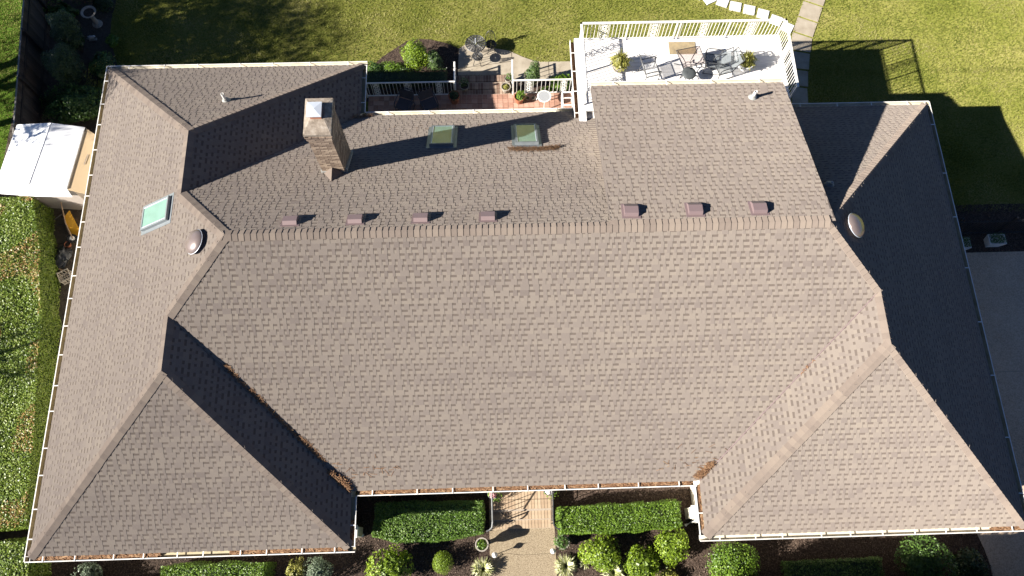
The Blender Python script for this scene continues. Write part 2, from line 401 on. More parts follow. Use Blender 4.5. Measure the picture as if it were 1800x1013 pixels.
drv = sheet("driveway", DRIVE, 0.018, MT['drive'])
sheet("gate_mulch_bed", BED_GATE, 0.014, MT['mulch'])
# expansion joint of the driveway, a thin pale strip set into it
jb = MB(); jb.box((38.2, 5.80, 0.0195), (18.6, 0.02, 0.006)); jb.build("expansion_joint", MT['concrete'], drv)
# garden walk joints
wj = MB()
for a, b_ in (((14.2, 18.3), (14.15, 19.38)), ((15.62, 18.04), (15.62, 18.84)), ((12.1, 18.62), (14.2, 18.92))):
    d = Vector((b_[0] - a[0], b_[1] - a[1], 0))
    wj.box(((a[0] + b_[0]) / 2, (a[1] + b_[1]) / 2, 0.031), (d.length, 0.018, 0.006), math.atan2(d.y, d.x))
wj.build("walk_joint", MT['soil'], bpy.data.objects["garden_walk"])

# side path of separate concrete flags with grass in the joints
side_path = structure(sheet("side_path", PATH_SIDE, 0.006, MT['lawn']))
cl = [(25.44, 15.0), (25.46, 17.0), (25.7, 18.55), (25.98, 19.78), (26.38, 20.68), (26.85, 21.73), (27.85, 24.0)]
tl = 0.0
seg = [(Vector((*cl[i], 0)), Vector((*cl[i + 1], 0))) for i in range(len(cl) - 1)]
tot = sum((b_ - a).length for a, b_ in seg)
def along(t):
    for a, b_ in seg:
        L_ = (b_ - a).length
        if t <= L_: return a + (b_ - a) * (t / L_), (b_ - a).normalized()
        t -= L_
    return seg[-1][1], (seg[-1][1] - seg[-1][0]).normalized()
t = 0.0
while t < tot - 0.5:
    w = random.uniform(0.80, 0.92)
    p, d = along(t); q, d2 = along(t + w - 0.09)
    n1 = Vector((-d.y, d.x, 0)); n2 = Vector((-d2.y, d2.x, 0))
    hw = 0.24 + 0.17 * min(1, t / 4.0)
    b = MB(); b.prism([tuple((p + n1 * hw).xy), tuple((p - n1 * hw).xy), tuple((q - n2 * hw).xy), tuple((q + n2 * hw).xy)], 0.0, 0.03)
    b.build("flag", MT['concrete'], side_path); t += w

# pale stepping stones curving across the lawn
stone_path = bpy.data.objects.new("stepping_stone_path", None); COL.objects.link(stone_path); structure(stone_path)
STONES = [(22.42, 21.78, .5), (22.97, 21.62, -.42), (23.47, 21.38, -.28), (24.02, 21.20, -.22), (24.56, 20.98, -.30), (25.05, 20.66, -.46), (25.46, 20.30, -.55), (21.95, 22.05, -.55)]
for x, y, r in STONES:
    b = MB(); b.box((x, y, 0.02), (0.46, 0.44, 0.05), r + random.uniform(-.04, .04)); b.build("stone", MT['slab'], stone_path)

# front path (exposed aggregate)
fp = sheet("front_path", [(12.9, -4), (12.9, 1.16), (15.02, 1.16), (15.02, -4)], 0.02, MT['aggregate'])
crk = MB()
px = 12.95; py = 0.30
for i in range(16):
    nx = px + 0.13; ny = py + random.uniform(-0.03, 0.035)
    d = Vector((nx - px, ny - py, 0)); crk.box(((px + nx) / 2, (py + ny) / 2, 0.0205), (d.length + .004, 0.008, 0.004), math.atan2(d.y, d.x)); px, py = nx, ny
crk.build("crack", MT['soil'], fp)

# ------------------------------------------------------------------ the house
house = thing("house", "long brown-shingled hip-roofed house filling the middle of the picture", "house")

# walls
wb = MB()
I = 0.42
wb.prism([(I, YF + I), (XFL - I, YF + I), (XFL - I, YFM + I), (XFR + I, YFM + I), (XFR + I, YF + I), (XR - I, YF + I), (XR - I, YRM - I), (XRL - I, YRM - I), (XRL - I, YR - I), (I, YR - I)], 0.0, EAVE - 0.12)
wb.build("wall", MT['wall'], house)
# soffit + fascia
sf = MB()
sf.prism([(0.02, YF + .02), (XFL - .02, YF + .02), (XFL - .02, YFM + .02), (XFR + .02, YFM + .02), (XFR + .02, YF + .02), (XR - .02, YF + .02), (XR - .02, YRM - .02), (XRL - .02, YRM - .02), (XRL - .02, YR - .02), (0.02, YR - .02)], EAVE - 0.19, EAVE - 0.04)
sf.build("soffit", MT['white'], house)

TAB_BOX = []   # single tabs to be built as objects: (matrix, width, height, tone)

class Slope:
    """One roof plane: course strips with laminated tabs on top, clipped to the plane's outline."""
    def __init__(self, origin, U, up, lo, hi, dmax):
        self.o, self.U, self.up = Vector(origin), Vector(U).normalized(), Vector(up).normalized()
        self.n = self.U.cross(self.up).normalized()
        if self.n.z < 0: self.n = -self.n
        self.lo_, self.hi_, self.dmax = lo, hi, dmax
        self.jumps = sorted({d for L_ in (lo, hi) for i, (d, u) in enumerate(L_) if i and abs(L_[i - 1][0] - d) < 1e-9})
    def ev(self, tab, d):
        for i in range(len(tab) - 1):
            d0, u0 = tab[i]; d1, u1 = tab[i + 1]
            if d1 - d0 > 1e-9 and d0 - 1e-9 <= d <= d1 + 1e-9:
                return u0 + (u1 - u0) * (d - d0) / (d1 - d0)
        return tab[-1][1]
    def lo(self, d): return self.ev(self.lo_, d)
    def hi(self, d): return self.ev(self.hi_, d)
    def P(self, u, d, h): return self.o + self.U * u + self.up * d + self.n * h

EXPO = 0.157
def shingle_slope(name, sl, seed, hole=None, pick=None, mean=0.5):
    r = random.Random(seed)
    V, mi, tn = [], [], []
    single = []
    rows = [i * EXPO for i in range(int(sl.dmax / EXPO) + 1)]
    base = r.random()
    for i, d0 in enumerate(rows):
        d1 = min(d0 + EXPO, sl.dmax)
        if d1 - d0 < 0.01: continue
        cuts = [d0] + [j for j in sl.jumps if d0 + 1e-4 < j < d1 - 1e-4] + [d0 + 0.56 * EXPO if d0 + 0.56 * EXPO < d1 else d1] + [d1]
        cuts = sorted(set(cuts))
        for a, b_ in zip(cuts[:-1], cuts[1:]):
            if b_ - a < 1e-6: continue
            ea, eb = a + 1e-7, b_ - 1e-7
            ha = 0.009 * (1 - (a - d0) / EXPO); hb = 0.009 * (1 - (b_ - d0) / EXPO)
            la, ra, lb, rb = sl.lo(ea), sl.hi(ea), sl.lo(eb), sl.hi(eb)
            if ra < la: continue
            if rb < lb: lb = rb = (lb + rb) / 2
            V.append((sl.P(la, a, ha), sl.P(ra, a, ha), sl.P(rb, b_, hb), sl.P(lb, b_, hb)))
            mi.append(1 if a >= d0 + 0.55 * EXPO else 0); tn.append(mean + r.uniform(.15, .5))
            if a == d0:
                V.append((sl.P(la, a, -0.003), sl.P(ra, a, -0.003), sl.P(ra, a, ha), sl.P(la, a, ha))); mi.append(0); tn.append(0.2)
        dm = (d0 + d1) / 2
        u = min(sl.lo(d0 + 1e-6), sl.lo(d1 - 1e-6)) - r.uniform(0, 0.3)
        end = max(sl.hi(d0 + 1e-6), sl.hi(d1 - 1e-6))
        patch = mean + r.uniform(-.1, .1)
        while u < end:
            w = r.choice((0.07, 0.09, 0.10, 0.11, 0.12, 0.14, 0.17, 0.24)); g = r.choice((0.07, 0.08, 0.09, 0.10, 0.11, 0.13, 0.17))
            u0, u1 = u, u + w
            u = u1 + g
            if r.random() < 0.3: patch = mean + r.uniform(-.3, .3)
            a, b_ = d0 + 1e-6, d1 - 1e-6
            for j in sl.jumps:      # a course that meets a wing ridge stops there
                if a < j < b_ and not (sl.lo(b_) - .02 <= (u0 + u1) / 2 <= sl.hi(b_) + .02): b_ = j - 1e-6
            bl, br = max(u0, sl.lo(a)), min(u1, sl.hi(a)); tl_, tr_ = max(u0, sl.lo(b_)), min(u1, sl.hi(b_))
            if br - bl < 0.004 and tr_ - tl_ < 0.004: continue
            if br < bl: bl = br = min(max(bl, tl_), tr_)
            if tr_ < tl_: tl_ = tr_ = min(max(tl_, bl), br)
            um = (bl + br) / 2
            if hole:
                pm = sl.P(um, dm, 0)
                if hole(pm): continue
            tone = min(1, max(0, patch + r.uniform(-.2, .2)))
            whole = (bl == u0 and br == u1 and tl_ == u0 and tr_ == u1 and d1 - d0 > EXPO - 1e-4)
            if pick is not None and whole and pick(sl.P(um, dm, 0)):
                single.append((u0, d0, w, tone)); continue
            h0, h1 = 0.014, 0.006
            A, B, C_, D_ = sl.P(bl, d0 - .004, h0), sl.P(br, d0 - .004, h0), sl.P(tr_, b_, h1), sl.P(tl_, b_, h1)
            a0, b0, c0, d_0 = sl.P(bl, d0 - .004, 0), sl.P(br, d0 - .004, 0), sl.P(tr_, b_, 0), sl.P(tl_, b_, 0)
            V += [(A, B, C_, D_), (a0, b0, B, A), (b0, c0, C_, B), (d_0, a0, A, D_)]
            mi += [0] * 4; tn += [tone] * 4
    deck = MB()
    return V, mi, tn, single

def deck_poly(name, pts, parent):
    b = MB(); b.add(pts, [tuple(range(len(pts)))]); return b.build(name, MT['felt'], parent)

s_ = S
def upv(v): return Vector(v).normalized()
# outlines in (slope distance, distance along the eave)
k = CS
SL = {}
# left plane: eave x=0, u runs along +y
SL['left'] = Slope((0, 0, EAVE), (0, 1, 0), (1, 0, S),
    [(0, YF), (WL * k, YF + WL), (WL * k, YFM + WL), (HALF * k, YM)],
    [(0, YR), (WRL * k, YR - WRL), (WRL * k, YRM - WRL), (HALF * k, YM)], HALF * k)
# main front: eave y=YFM, u along +x
SL['front'] = Slope((0, YFM, EAVE), (1, 0, 0), (0, 1, S),
    [(0, XFL), (WL * k, XFL - WL), (HALF * k, HALF)],
    [(0, XFR), (WR * k, XFR + WR), (HALF * k, XR - HALF)], HALF * k)
# main rear: eave y=YRM
SL['rear'] = Slope((0, YRM, EAVE), (1, 0, 0), (0, -1, S),
    [(0, XRL), (WRL * k, XRL - WRL), (HALF * k, HALF)],
    [(0, XR), (HALF * k, XR - HALF)], HALF * k)
SL['right'] = Slope((XR, 0, EAVE), (0, 1, 0), (-1, 0, S),
    [(0, YF), (WR * k, YF + WR), (WR * k, YFM + WR), (HALF * k, YM)],
    [(0, YRM), (HALF * k, YM)], HALF * k)
SL['wing_fl_hip'] = Slope((0, YF, EAVE), (1, 0, 0), (0, 1, S), [(0, 0), (WL * k, WL)], [(0, XFL), (WL * k, WL)], WL * k)
SL['wing_fl_right'] = Slope((XFL, 0, EAVE), (0, 1, 0), (-1, 0, S), [(0, YF), (WL * k, YF + WL)], [(0, YFM), (WL * k, YFM + WL)], WL * k)
SL['wing_rl_hip'] = Slope((0, YR, EAVE), (1, 0, 0), (0, -1, S), [(0, 0), (WRL * k, WRL)], [(0, XRL), (WRL * k, WRL)], WRL * k)
SL['wing_rl_right'] = Slope((XRL, 0, EAVE), (0, 1, 0), (-1, 0, S), [(0, YRM), (WRL * k, YRM - WRL)], [(0, YR), (WRL * k, YR - WRL)], WRL * k)
SL['wing_fr_hip'] = Slope((0, YF, EAVE), (1, 0, 0), (0, 1, S), [(0, XFR), (WR * k, RXW)], [(0, XR), (WR * k, RXW)], WR * k)
SL['wing_fr_left'] = Slope((XFR, 0, EAVE), (0, 1, 0), (1, 0, S), [(0, YF), (WR * k, YF + WR)], [(0, YFM), (WR * k, YFM + WR)], WR * k)

# upper storey (dormer) with a shallow shed roof rising to the main ridge
DX0, DX1, DYE = 16.40, 22.38, 13.92
DZE = 5.69
DSL = (RIDGE - DZE) / (DYE - YM)
dk = math.sqrt(1 + DSL * DSL)
SL['dormer'] = Slope((0, DYE, DZE), (1, 0, 0), (0, -1, DSL), [(0, DX0), ((DYE - YM) * dk, DX0)], [(0, DX1), ((DYE - YM) * dk, DX1)], (DYE - YM) * dk)

CAMP = Vector((13.32, 0.44, 25.92))
near = lambda p: (p - CAMP).length
front_tabs = []
hole_rear = lambda p: (DX0 + 0.15 < p.x < DX1 - 0.15) or (8.28 < p.x < 8.84 and 11.3 < p.y < 12.25)
means = {nm_: .5 for nm_ in SL}
pickf = lambda p: near(p) < 20.62 and p.y < YM - 0.25
for i, (nm, sl) in enumerate(SL.items()):
    V, mi, tn, single = shingle_slope(nm, sl, 100 + i, hole_rear if nm == 'rear' else None, pickf if nm == 'front' else None, means[nm])
    ds = sorted(set([0.0] + [d for d, _ in sl.lo_] + [d for d, _ in sl.hi_]))
    pts_r, pts_l = [], []
    for d, u in sl.hi_: pts_r.append(sl.P(u, d, -0.004))
    for d, u in sl.lo_: pts_l.append(sl.P(u, d, -0.004))
    poly = pts_l[:-1] + [pts_l[-1]] + (pts_r[::-1] if (pts_r[-1] - pts_l[-1]).length > 1e-4 else pts_r[::-1][1:])
    rs = deck_poly("roof_slope", poly, house)
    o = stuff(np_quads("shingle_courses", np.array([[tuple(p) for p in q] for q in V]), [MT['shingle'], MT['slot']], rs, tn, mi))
    if nm == 'front':
        single.sort(key=lambda s4: near(sl.P(s4[0], s4[1], 0)))
        tab_mesh = {}
        Mrot = Matrix((sl.U, sl.up, sl.n)).transposed().to_4x4()
        rest = []
        for j, (u0, d0, w, tone) in enumerate(single):
            if j >= 300: rest.append((u0, d0, w, tone)); continue
            key = (w, int(tone * 6))
            if key not in tab_mesh:
                b = MB()
                b.add([(0, -.004, 0), (w, -.004, 0), (w, EXPO, 0), (0, EXPO, 0), (0, -.004, 0.014), (w, -.004, 0.014), (w, EXPO, .007), (0, EXPO, .007)],
                      [(4, 5, 6, 7), (0, 1, 5, 4), (1, 2, 6, 5), (3, 0, 4, 7), (2, 3, 7, 6), (3, 2, 1, 0)], 0, key[1] / 6 + .08)
                tab_mesh[key] = b.mesh("shingle", MT['shingle'], tone=True)
            oo = link("shingle", tab_mesh[key], rs)
            oo.matrix_world = Matrix.Translation(sl.P(u0, d0, 0)) @ Mrot
        print("single shingles", len(single))
        if rest:
            V2, t2 = [], []
            for u0, d0, w, tone in rest:
                A, B, C_, D_ = sl.P(u0, d0 - .004, 0.014), sl.P(u0 + w, d0 - .004, 0.014), sl.P(u0 + w, d0 + EXPO, .007), sl.P(u0, d0 + EXPO, .007)
                a0, b0, c0, d_0 = sl.P(u0, d0 - .004, 0), sl.P(u0 + w, d0 - .004, 0), sl.P(u0 + w, d0 + EXPO, 0), sl.P(u0, d0 + EXPO, 0)
                V2 += [(A, B, C_, D_), (a0, b0, B, A), (b0, c0, C_, B), (d_0, a0, A, D_)]; t2 += [tone] * 4
            stuff(np_quads("shingle_tabs", np.array([[tuple(p) for p in q] for q in V2]), MT['shingle'], rs, t2))

# ridge and hip caps
caps_single = []
caps_stuff = MB()
cap_cache = {}
n_single = 0
def cap_line(p0, p1, a, b_, w=0.17, single=True, step=0.165, hs=(.036, .020)):
    """Folded cap shingles from p0 up to p1; a and b_ point down the two roof planes, square to the line."""
    global n_single
    p0, p1 = Vector(p0), Vector(p1)
    d = (p1 - p0); L_ = d.length; d.normalize()
    a, b_ = Vector(a), Vector(b_)
    a = (a - d * a.dot(d)).normalized(); b_ = (b_ - d * b_.dot(d)).normalized()
    up = -(a + b_).normalized()
    n = max(1, int(round(L_ / step)))
    st = L_ / n
    na = d.cross(a); na = na if na.z > 0 else -na
    nb = d.cross(b_); nb = nb if nb.z > 0 else -nb
    for i in range(n):
        tone = random.random()
        base = p0 + d * (st * i)
        ww = w + random.uniform(-.006, .006)
        def geo(org):
            pts = []
            for t_, h in ((-.012, hs[0]), (st + .02, hs[1])):
                for (q, nn) in ((a, na), (b_, nb)):
                    pass
                r_ = org + d * t_
                pts += [r_ + a * ww + na * h, r_ + up * (h * 1.15), r_ + b_ * ww + nb * h,
                        r_ + a * ww + na * (h - .026), r_ + b_ * ww + nb * (h - .026)]
            return pts
        F = [(0, 1, 6, 5), (1, 2, 7, 6), (0, 5, 8, 3), (2, 4, 9, 7), (0, 3, 4, 2, 1)]
        if single and n_single < 300:
            key = (id(d), tuple(round(x, 3) for x in d), int(tone * 4))
            if key not in cap_cache:
                bb = MB(); bb.add(geo(Vector((0, 0, 0))), F, 0, int(tone * 4) / 4 + .1)
                cap_cache[key] = bb.mesh("ridge_cap", MT['cap'], tone=True)
            link("ridge_cap", cap_cache[key], house, base)
            n_single += 1
        else:
            caps_stuff.add(geo(base), F, 0, tone)

MRl, MRr = (HALF, YM, RIDGE), (XR - HALF, YM, RIDGE)
dl, dr, df, db = (-1, 0, -S), (1, 0, -S), (0, -1, -S), (0, 1, -S)
FLap, FLv = (WL, YF + WL, EAVE + S * WL), (WL, YFM + WL, EAVE + S * WL)
RLap, RLv = (WRL, YR - WRL, EAVE + S * WRL), (WRL, YRM - WRL, EAVE + S * WRL)
FRap, FRv = (RXW, YF + WR, EAVE + S * WR), (RXW, YFM + WR, EAVE + S * WR)
cap_line((DX0, YM, RIDGE), MRl, db, df)
cap_line(MRr, (DX0, YM, RIDGE), (0, 1, -DSL), df)
cap_line(FLv, MRl, dl, df)
cap_line(FRv, MRr, dr, df)
cap_line((XFR, YF, EAVE), FRap, dl, df)
cap_line((XR, YF, EAVE), FRap, dr, df)
cap_line(FRap, FRv, dl, dr, hs=(.028, .019))
cap_line((0, YF, EAVE), FLap, dl, df)
cap_line((XFL, YF, EAVE), FLap, dr, df, single=False, hs=(.028, .019))
cap_line(FLap, FLv, dl, dr, single=False, hs=(.0225, .0215))
cap_line(RLv, MRl, dl, db, single=False)
cap_line(RLap, RLv, dl, dr, single=False, hs=(.0225, .0215))
cap_line((0, YR, EAVE), RLap, dl, db, single=False)
cap_line((XRL, YR, EAVE), RLap, dr, db, single=False)
cap_line((XR, YRM, EAVE), MRr, dr, db, single=False)
stuff(caps_stuff.build("ridge_caps", MT['cap'], house, tone=True))
print("single caps", n_single)

# valley flashing: a shallow raised rib up the right front valley, cut lines elsewhere
def valley(p0, p1, w=0.035, mname='lead'):
    b = MB()
    b.tube([Vector(p0) + Vector((0, 0, .02)), Vector(p1) + Vector((0, 0, .02))], w / 2, 6)
    b.build("valley_flashing", MT[mname], house)
valley((XFR, YFM, EAVE), FRv, 0.03, 'vent')
valley((XFR + .05, YFM - .02, EAVE + .01), (FRv[0] + .05, FRv[1] - .02, FRv[2] + .01), 0.02, 'shingle')
valley((XFL, YFM, EAVE), FLv, 0.03, 'shingle')
valley((XRL, YRM, EAVE), RLv, 0.03, 'shingle')

# upper storey walls, rake trim
ub = MB()
ub.prism([(DX0 + .45, YM + .4), (DX1 - .3, YM + .4), (DX1 - .3, DYE - .4), (DX0 + .45, DYE - .4)], 3.05, 3.4)
zt = lambda y: RIDGE - DSL * (y - YM) - 0.06
x0, x1, y0, y1 = DX0 + .45, DX1 - .3, YM + .4, DYE - .4
ub.add([(x0, y0, 3.4), (x1, y0, 3.4), (x1, y1, 3.4), (x0, y1, 3.4), (x0, y0, zt(y0)), (x1, y0, zt(y0)), (x1, y1, zt(y1)), (x0, y1, zt(y1))],
       [(0, 1, 5, 4), (1, 2, 6, 5), (2, 3, 7, 6), (3, 0, 4, 7), (4, 5, 6, 7)])
ub.build("upper_wall", MT['wall'], house)
rk = MB()
for x in (DX0, DX1):
    a = Vector((x, YM + .1, RIDGE - .02)); e = Vector((x, DYE, DZE - .02))
    sgn = 1 if x == DX0 else -1
    rk.add([a, e, e + Vector((0, 0, -.16)), a + Vector((0, 0, -.16)), a + Vector((sgn * .03, 0, 0)), e + Vector((sgn * .03, 0, 0)), e + Vector((sgn * .03, 0, -.16)), a + Vector((sgn * .03, 0, -.16))],
           [(0, 1, 2, 3), (7, 6, 5, 4), (0, 4, 5, 1), (3, 2, 6, 7), (1, 5, 6, 2), (0, 3, 7, 4)])
rk.add([(DX0 + .03, YM + .3, zt(YM + .3) - .08), (DX1 - .03, YM + .3, zt(YM + .3) - .08), (DX1 - .03, DYE - .02, zt(DYE) - .08), (DX0 + .03, DYE - .02, zt(DYE) - .08)], [(0, 1, 2, 3)])
rk.build("rake_board", MT['felt'], house)
# gutters ------------------------------------------------------------
def gutter(p0, p1, out, fill='gut_in', straps=0.85, e0=0.0, e1=0.0, straw=(), z=EAVE, lip='white'):
    p0, p1 = Vector((*p0, z)), Vector((*p1, z))
    d = (p1 - p0).normalized(); o = Vector((*out, 0))
    L_ = (p1 - p0).length
    prof = [(.0, -.005), (.0, -.115), (.105, -.115), (.125, -.055), (.130, -.002), (.158, -.002), (.158, -.03), (.135, -.06), (.115, -.13), (-.012, -.13), (-.012, -.005)]
    b = MB()
    n = len(prof)
    vs = []
    for t_, sh in ((-e0, 0), (L_ + e1, 0)):
        for q, h in prof: vs.append(p0 + d * t_ + o * q + Vector((0, 0, h)))
    fs, ms = [], []
    for i in range(n):
        j = (i + 1) % n
        b.add([vs[i], vs[j], vs[n + j], vs[n + i]], [(0, 1, 2, 3)], 1 if i < 4 else 0)
    b.add(vs[:n], [tuple(range(n))]); b.add(vs[n:], [tuple(range(n))])
    g = b.build("gutter", [MT[lip], MT[fill]], house)
    m = int(L_ / straps)
    sm = MB(); q = Matrix((d, o, Vector((0, 0, 1)))).transposed()
    sm.box((0, 0, 0), (.03, .17, .012), M=q)
    me = sm.mesh("gutter_strap", MT['white'])
    for i in range(m):
        link("gutter_strap", me, g, p0 + d * (L_ * (i + .5) / m + random.uniform(-.12, .12)) + o * 0.07 + Vector((0, 0, .006)))
    if straw:
        sb = MB()
        for (a, e) in straw:
            t_ = a
            while t_ < e:
                for kx in range(2):
                    c = p0 + d * t_ + o * random.uniform(.015, .1) + Vector((0, 0, random.uniform(-.07, -.03)))
                    ang = math.atan2(d.y, d.x) + random.gauss(0, .5)
                    dd = Vector((math.cos(ang), math.sin(ang), random.uniform(-.1, .1))) * random.uniform(.04, .09)
                    nn = Vector((-dd.y, dd.x, 0)).normalized() * random.uniform(.008, .02)
                    sb.add([c - dd - nn, c + dd - nn, c + dd + nn + Vector((0, 0, .01)), c - dd + nn], [(0, 1, 2, 3)], 0, random.random())
                t_ += .012
            c0, c1 = p0 + d * a, p0 + d * e
            sb.add([c0 + o * .004 + Vector((0, 0, -.055)), c1 + o * .004 + Vector((0, 0, -.055)), c1 + o * .124 + Vector((0, 0, -.06)), c0 + o * .124 + Vector((0, 0, -.06))], [(0, 1, 2, 3)], 0, .5)
        stuff(sb.build("pine_straw", MT['straw'], g, tone=True))
    return g
GX = 0.158
gutter((0, YF), (XFL, YF), (0, -1), e0=GX, e1=GX, straw=[(0.15, 3.6), (5.6, XFL - .1)])
gutter((0, YR), (0, YF), (-1, 0), e0=GX, e1=GX)
gutter((XRL, YR), (0, YR), (0, 1), 'cream', e0=GX, e1=GX, straps=1.2)
gutter((XRL, YRM + .16), (XRL, YR), (1, 0))
gutter((DX0 - .15, YRM), (XRL + .16, YRM), (0, 1), 'cream', straps=1.3)
gutter((XR, YRM), (DX1 + 1.1, YRM), (0, 1), 'cream', e0=GX, straps=1.2)
gutter((XR, YF), (XR, YRM), (1, 0), e0=GX, e1=GX, straps=1.6)
gutter((XFR, YF), (XR, YF), (0, -1), 'cream', e0=GX, e1=GX, straw=[(8.35, 9.3)])
gutter((XFR, YFM - .16), (XFR, YF), (-1, 0), straw=[(.0, 1.2)])
gutter((XFL, YF), (XFL, YFM - .16), (1, 0), straw=[(.2, .7)])
gutter((XFL + .16, YFM), (XFR - .16, YFM), (0, -1), straw=[(.05, XFR - XFL - .4)], straps=1.0)
gutter((DX1, DYE), (DX0, DYE), (0, 1), 'cream', z=DZE, straps=1.4)

# downspouts
ds = MB()
for (x, y, sx) in ((XFL + .08, YF - .04, 1), (XFR - .08, YF - .04, -1)):
    yy = y + .1
    ds = MB()
    ds.tube([(x, yy, EAVE - .12), (x, yy, EAVE - .22), (x - sx * .42, yy + .42, EAVE - .5), (x - sx * .42, yy + .42, .25), (x - sx * .2, yy + .3, .08)], .045, 8)
    ds.build("downspout", MT['white'], house)
# lit cream pier and step at the right wing's inner corner
pr = MB(); pr.box((XFR + .33, YFM - .82, .55), (.34, .34, 1.1)); pr.box((XFR + .33, YFM - .82, 1.13), (.42, .42, .08)); pr.build("pier", MT['wall'], house)
pr = MB(); pr.box((XFL - .30, YF + .46, .6), (.3, .3, 1.2)); pr.box((XFL - .30, YF + .46, 1.23), (.38, .38, .08)); pr.build("pier", MT['wall'], house)

# chimney ------------------------------------------------------------
CX0, CX1, CY0, CY1, CZT = 8.24, 8.90, 11.24, 12.30, 7.66
chim = MB(); chim.prism([(CX0 + .015, CY0 + .015), (CX1 - .015, CY0 + .015), (CX1 - .015, CY1 - .015), (CX0 + .015, CY1 - .015)], 3.6, CZT - .01)
chim_o = chim.build("chimney", MT['mortar'], house)
bl_, bh, bj = .20, .062, .013
bmesh_cache = {}
def brick(c, lx, ly, tone, single):
    if single:
        key = (round(lx, 3), round(ly, 3), int(tone * 5))
        if key not in bmesh_cache:
            b = MB(); b.box((0, 0, 0), (lx, ly, bh), 0, 0, int(tone * 5) / 5 + .1); bmesh_cache[key] = b.mesh("brick", MT['brick'], tone=True)
        link("brick", bmesh_cache[key], chim_o, c)
    else:
        brick_rest.box(c, (lx, ly, bh), 0, 0, tone)
brick_rest = MB()
row = 0; z = 4.62; nb_ = 0
while z < CZT - .05:
    top = z > CZT - .30
    ov = .045 if top and z > CZT - .16 else (.025 if top else 0.0)
    off = 0 if row % 2 else .5
    for side in range(4):
        L_ = (CX1 - CX0 if side % 2 == 0 else CY1 - CY0) + 2 * ov
        n = max(2, int(round(L_ / (bl_ + bj))))
        pitch = L_ / n
        edges = [0.0]
        x = pitch * (off if off else 1)
        while x < L_ - .03: edges.append(x); x += pitch
        edges.append(L_)
        for a, e in zip(edges[:-1], edges[1:]):
            if e - a < .05: continue
            m_ = (a + e) / 2; w = e - a - bj; dp = .07 + ov
            if side == 0: c = (CX0 - ov + m_, CY0 - ov + dp / 2 - .004, z); s2 = (w, dp)
            elif side == 2: c = (CX0 - ov + m_, CY1 + ov - dp / 2 + .004, z); s2 = (w, dp)
            elif side == 1: c = (CX1 + ov - dp / 2 + .004, CY0 - ov + m_, z); s2 = (dp, w)
            else: c = (CX0 - ov + dp / 2 - .004, CY0 - ov + m_, z); s2 = (dp, w)
            rz = EAVE + S * (YRM - c[1])
            if z < rz - .05: continue
            vis = side in (0, 1) and nb_ < 299
            if vis: nb_ += 1
            brick(c, round(s2[0], 2), round(s2[1], 2), random.random(), vis)
    z += bh + bj; row += 1
stuff(brick_rest.build("bricks", MT['brick'], chim_o, tone=True))
cr = MB()
cr.add([(CX0 - .05, CY0 - .05, CZT - .02), (CX1 + .05, CY0 - .05, CZT - .02), (CX1 + .05, CY1 + .05, CZT - .02), (CX0 - .05, CY1 + .05, CZT - .02),
        (CX0 - .045, CY0 - .045, CZT + .06), (CX1 + .045, CY0 - .045, CZT + .06), (CX1 + .045, CY1 + .045, CZT + .06), (CX0 - .045, CY1 + .045, CZT + .06),
        (8.36, 11.62, CZT + .12), (8.76, 11.62, CZT + .12), (8.76, 12.1, CZT + .12), (8.36, 12.1, CZT + .12)],
       [(0, 1, 5, 4), (1, 2, 6, 5), (2, 3, 7, 6), (3, 0, 4, 7), (4, 5, 9, 8), (5, 6, 10, 9), (6, 7, 11, 10), (7, 4, 8, 11), (8, 9, 10, 11)])
cr.build("crown", MT['crown'], chim_o)
fx = MB(); fx.box((8.54, 11.83, CZT + .2), (.30, .36, .2)); fx.build("flue", MT['clay'], chim_o)
fc = MB()
fc.box((8.52, 11.83, CZT + .31), (.40, .46, .03))
fc.add([(8.32, 11.60, CZT + .326), (8.72, 11.60, CZT + .326), (8.72, 12.06, CZT + .326), (8.32, 12.06, CZT + .326), (8.52, 11.83, CZT + .37)], [(0, 1, 4), (1, 2, 4), (2, 3, 4), (3, 0, 4)])
fc.build("flue_cap", MT['galv'], chim_o)
# cricket: little saddle on the uphill side + base flashing
def rz(y): return EAVE + S * (YRM - y)
ck = MB()
apx = Vector((8.57, CY0 - .01, rz(CY0) + .34)); tip = Vector((8.57, CY0 - .46, rz(CY0 - .46) + .015))
lft = Vector((CX0 + .02, CY0 - .01, rz(CY0) + .02)); rgt = Vector((CX1 - .02, CY0 - .01, rz(CY0) + .02))
ck.add([apx, tip, lft, rgt], [(0, 2, 1), (0, 1, 3)])
ck.build("cricket", MT['cap'], chim_o)
bf = MB()
for x in (CX0 - .03, CX1 + .03):
    for i in range(6):
        y = CY0 + .1 + i * .18
        bf.box((x, y, rz(y) + .06), (.05, .2, .12), M=Matrix.Rotation(-math.atan(S), 3, 'X'))
bf.box((8.57, CY0 - .01, rz(CY0) + .05), (.66, .03, .14)); bf.build("base_flashing", MT['lead'], chim_o)

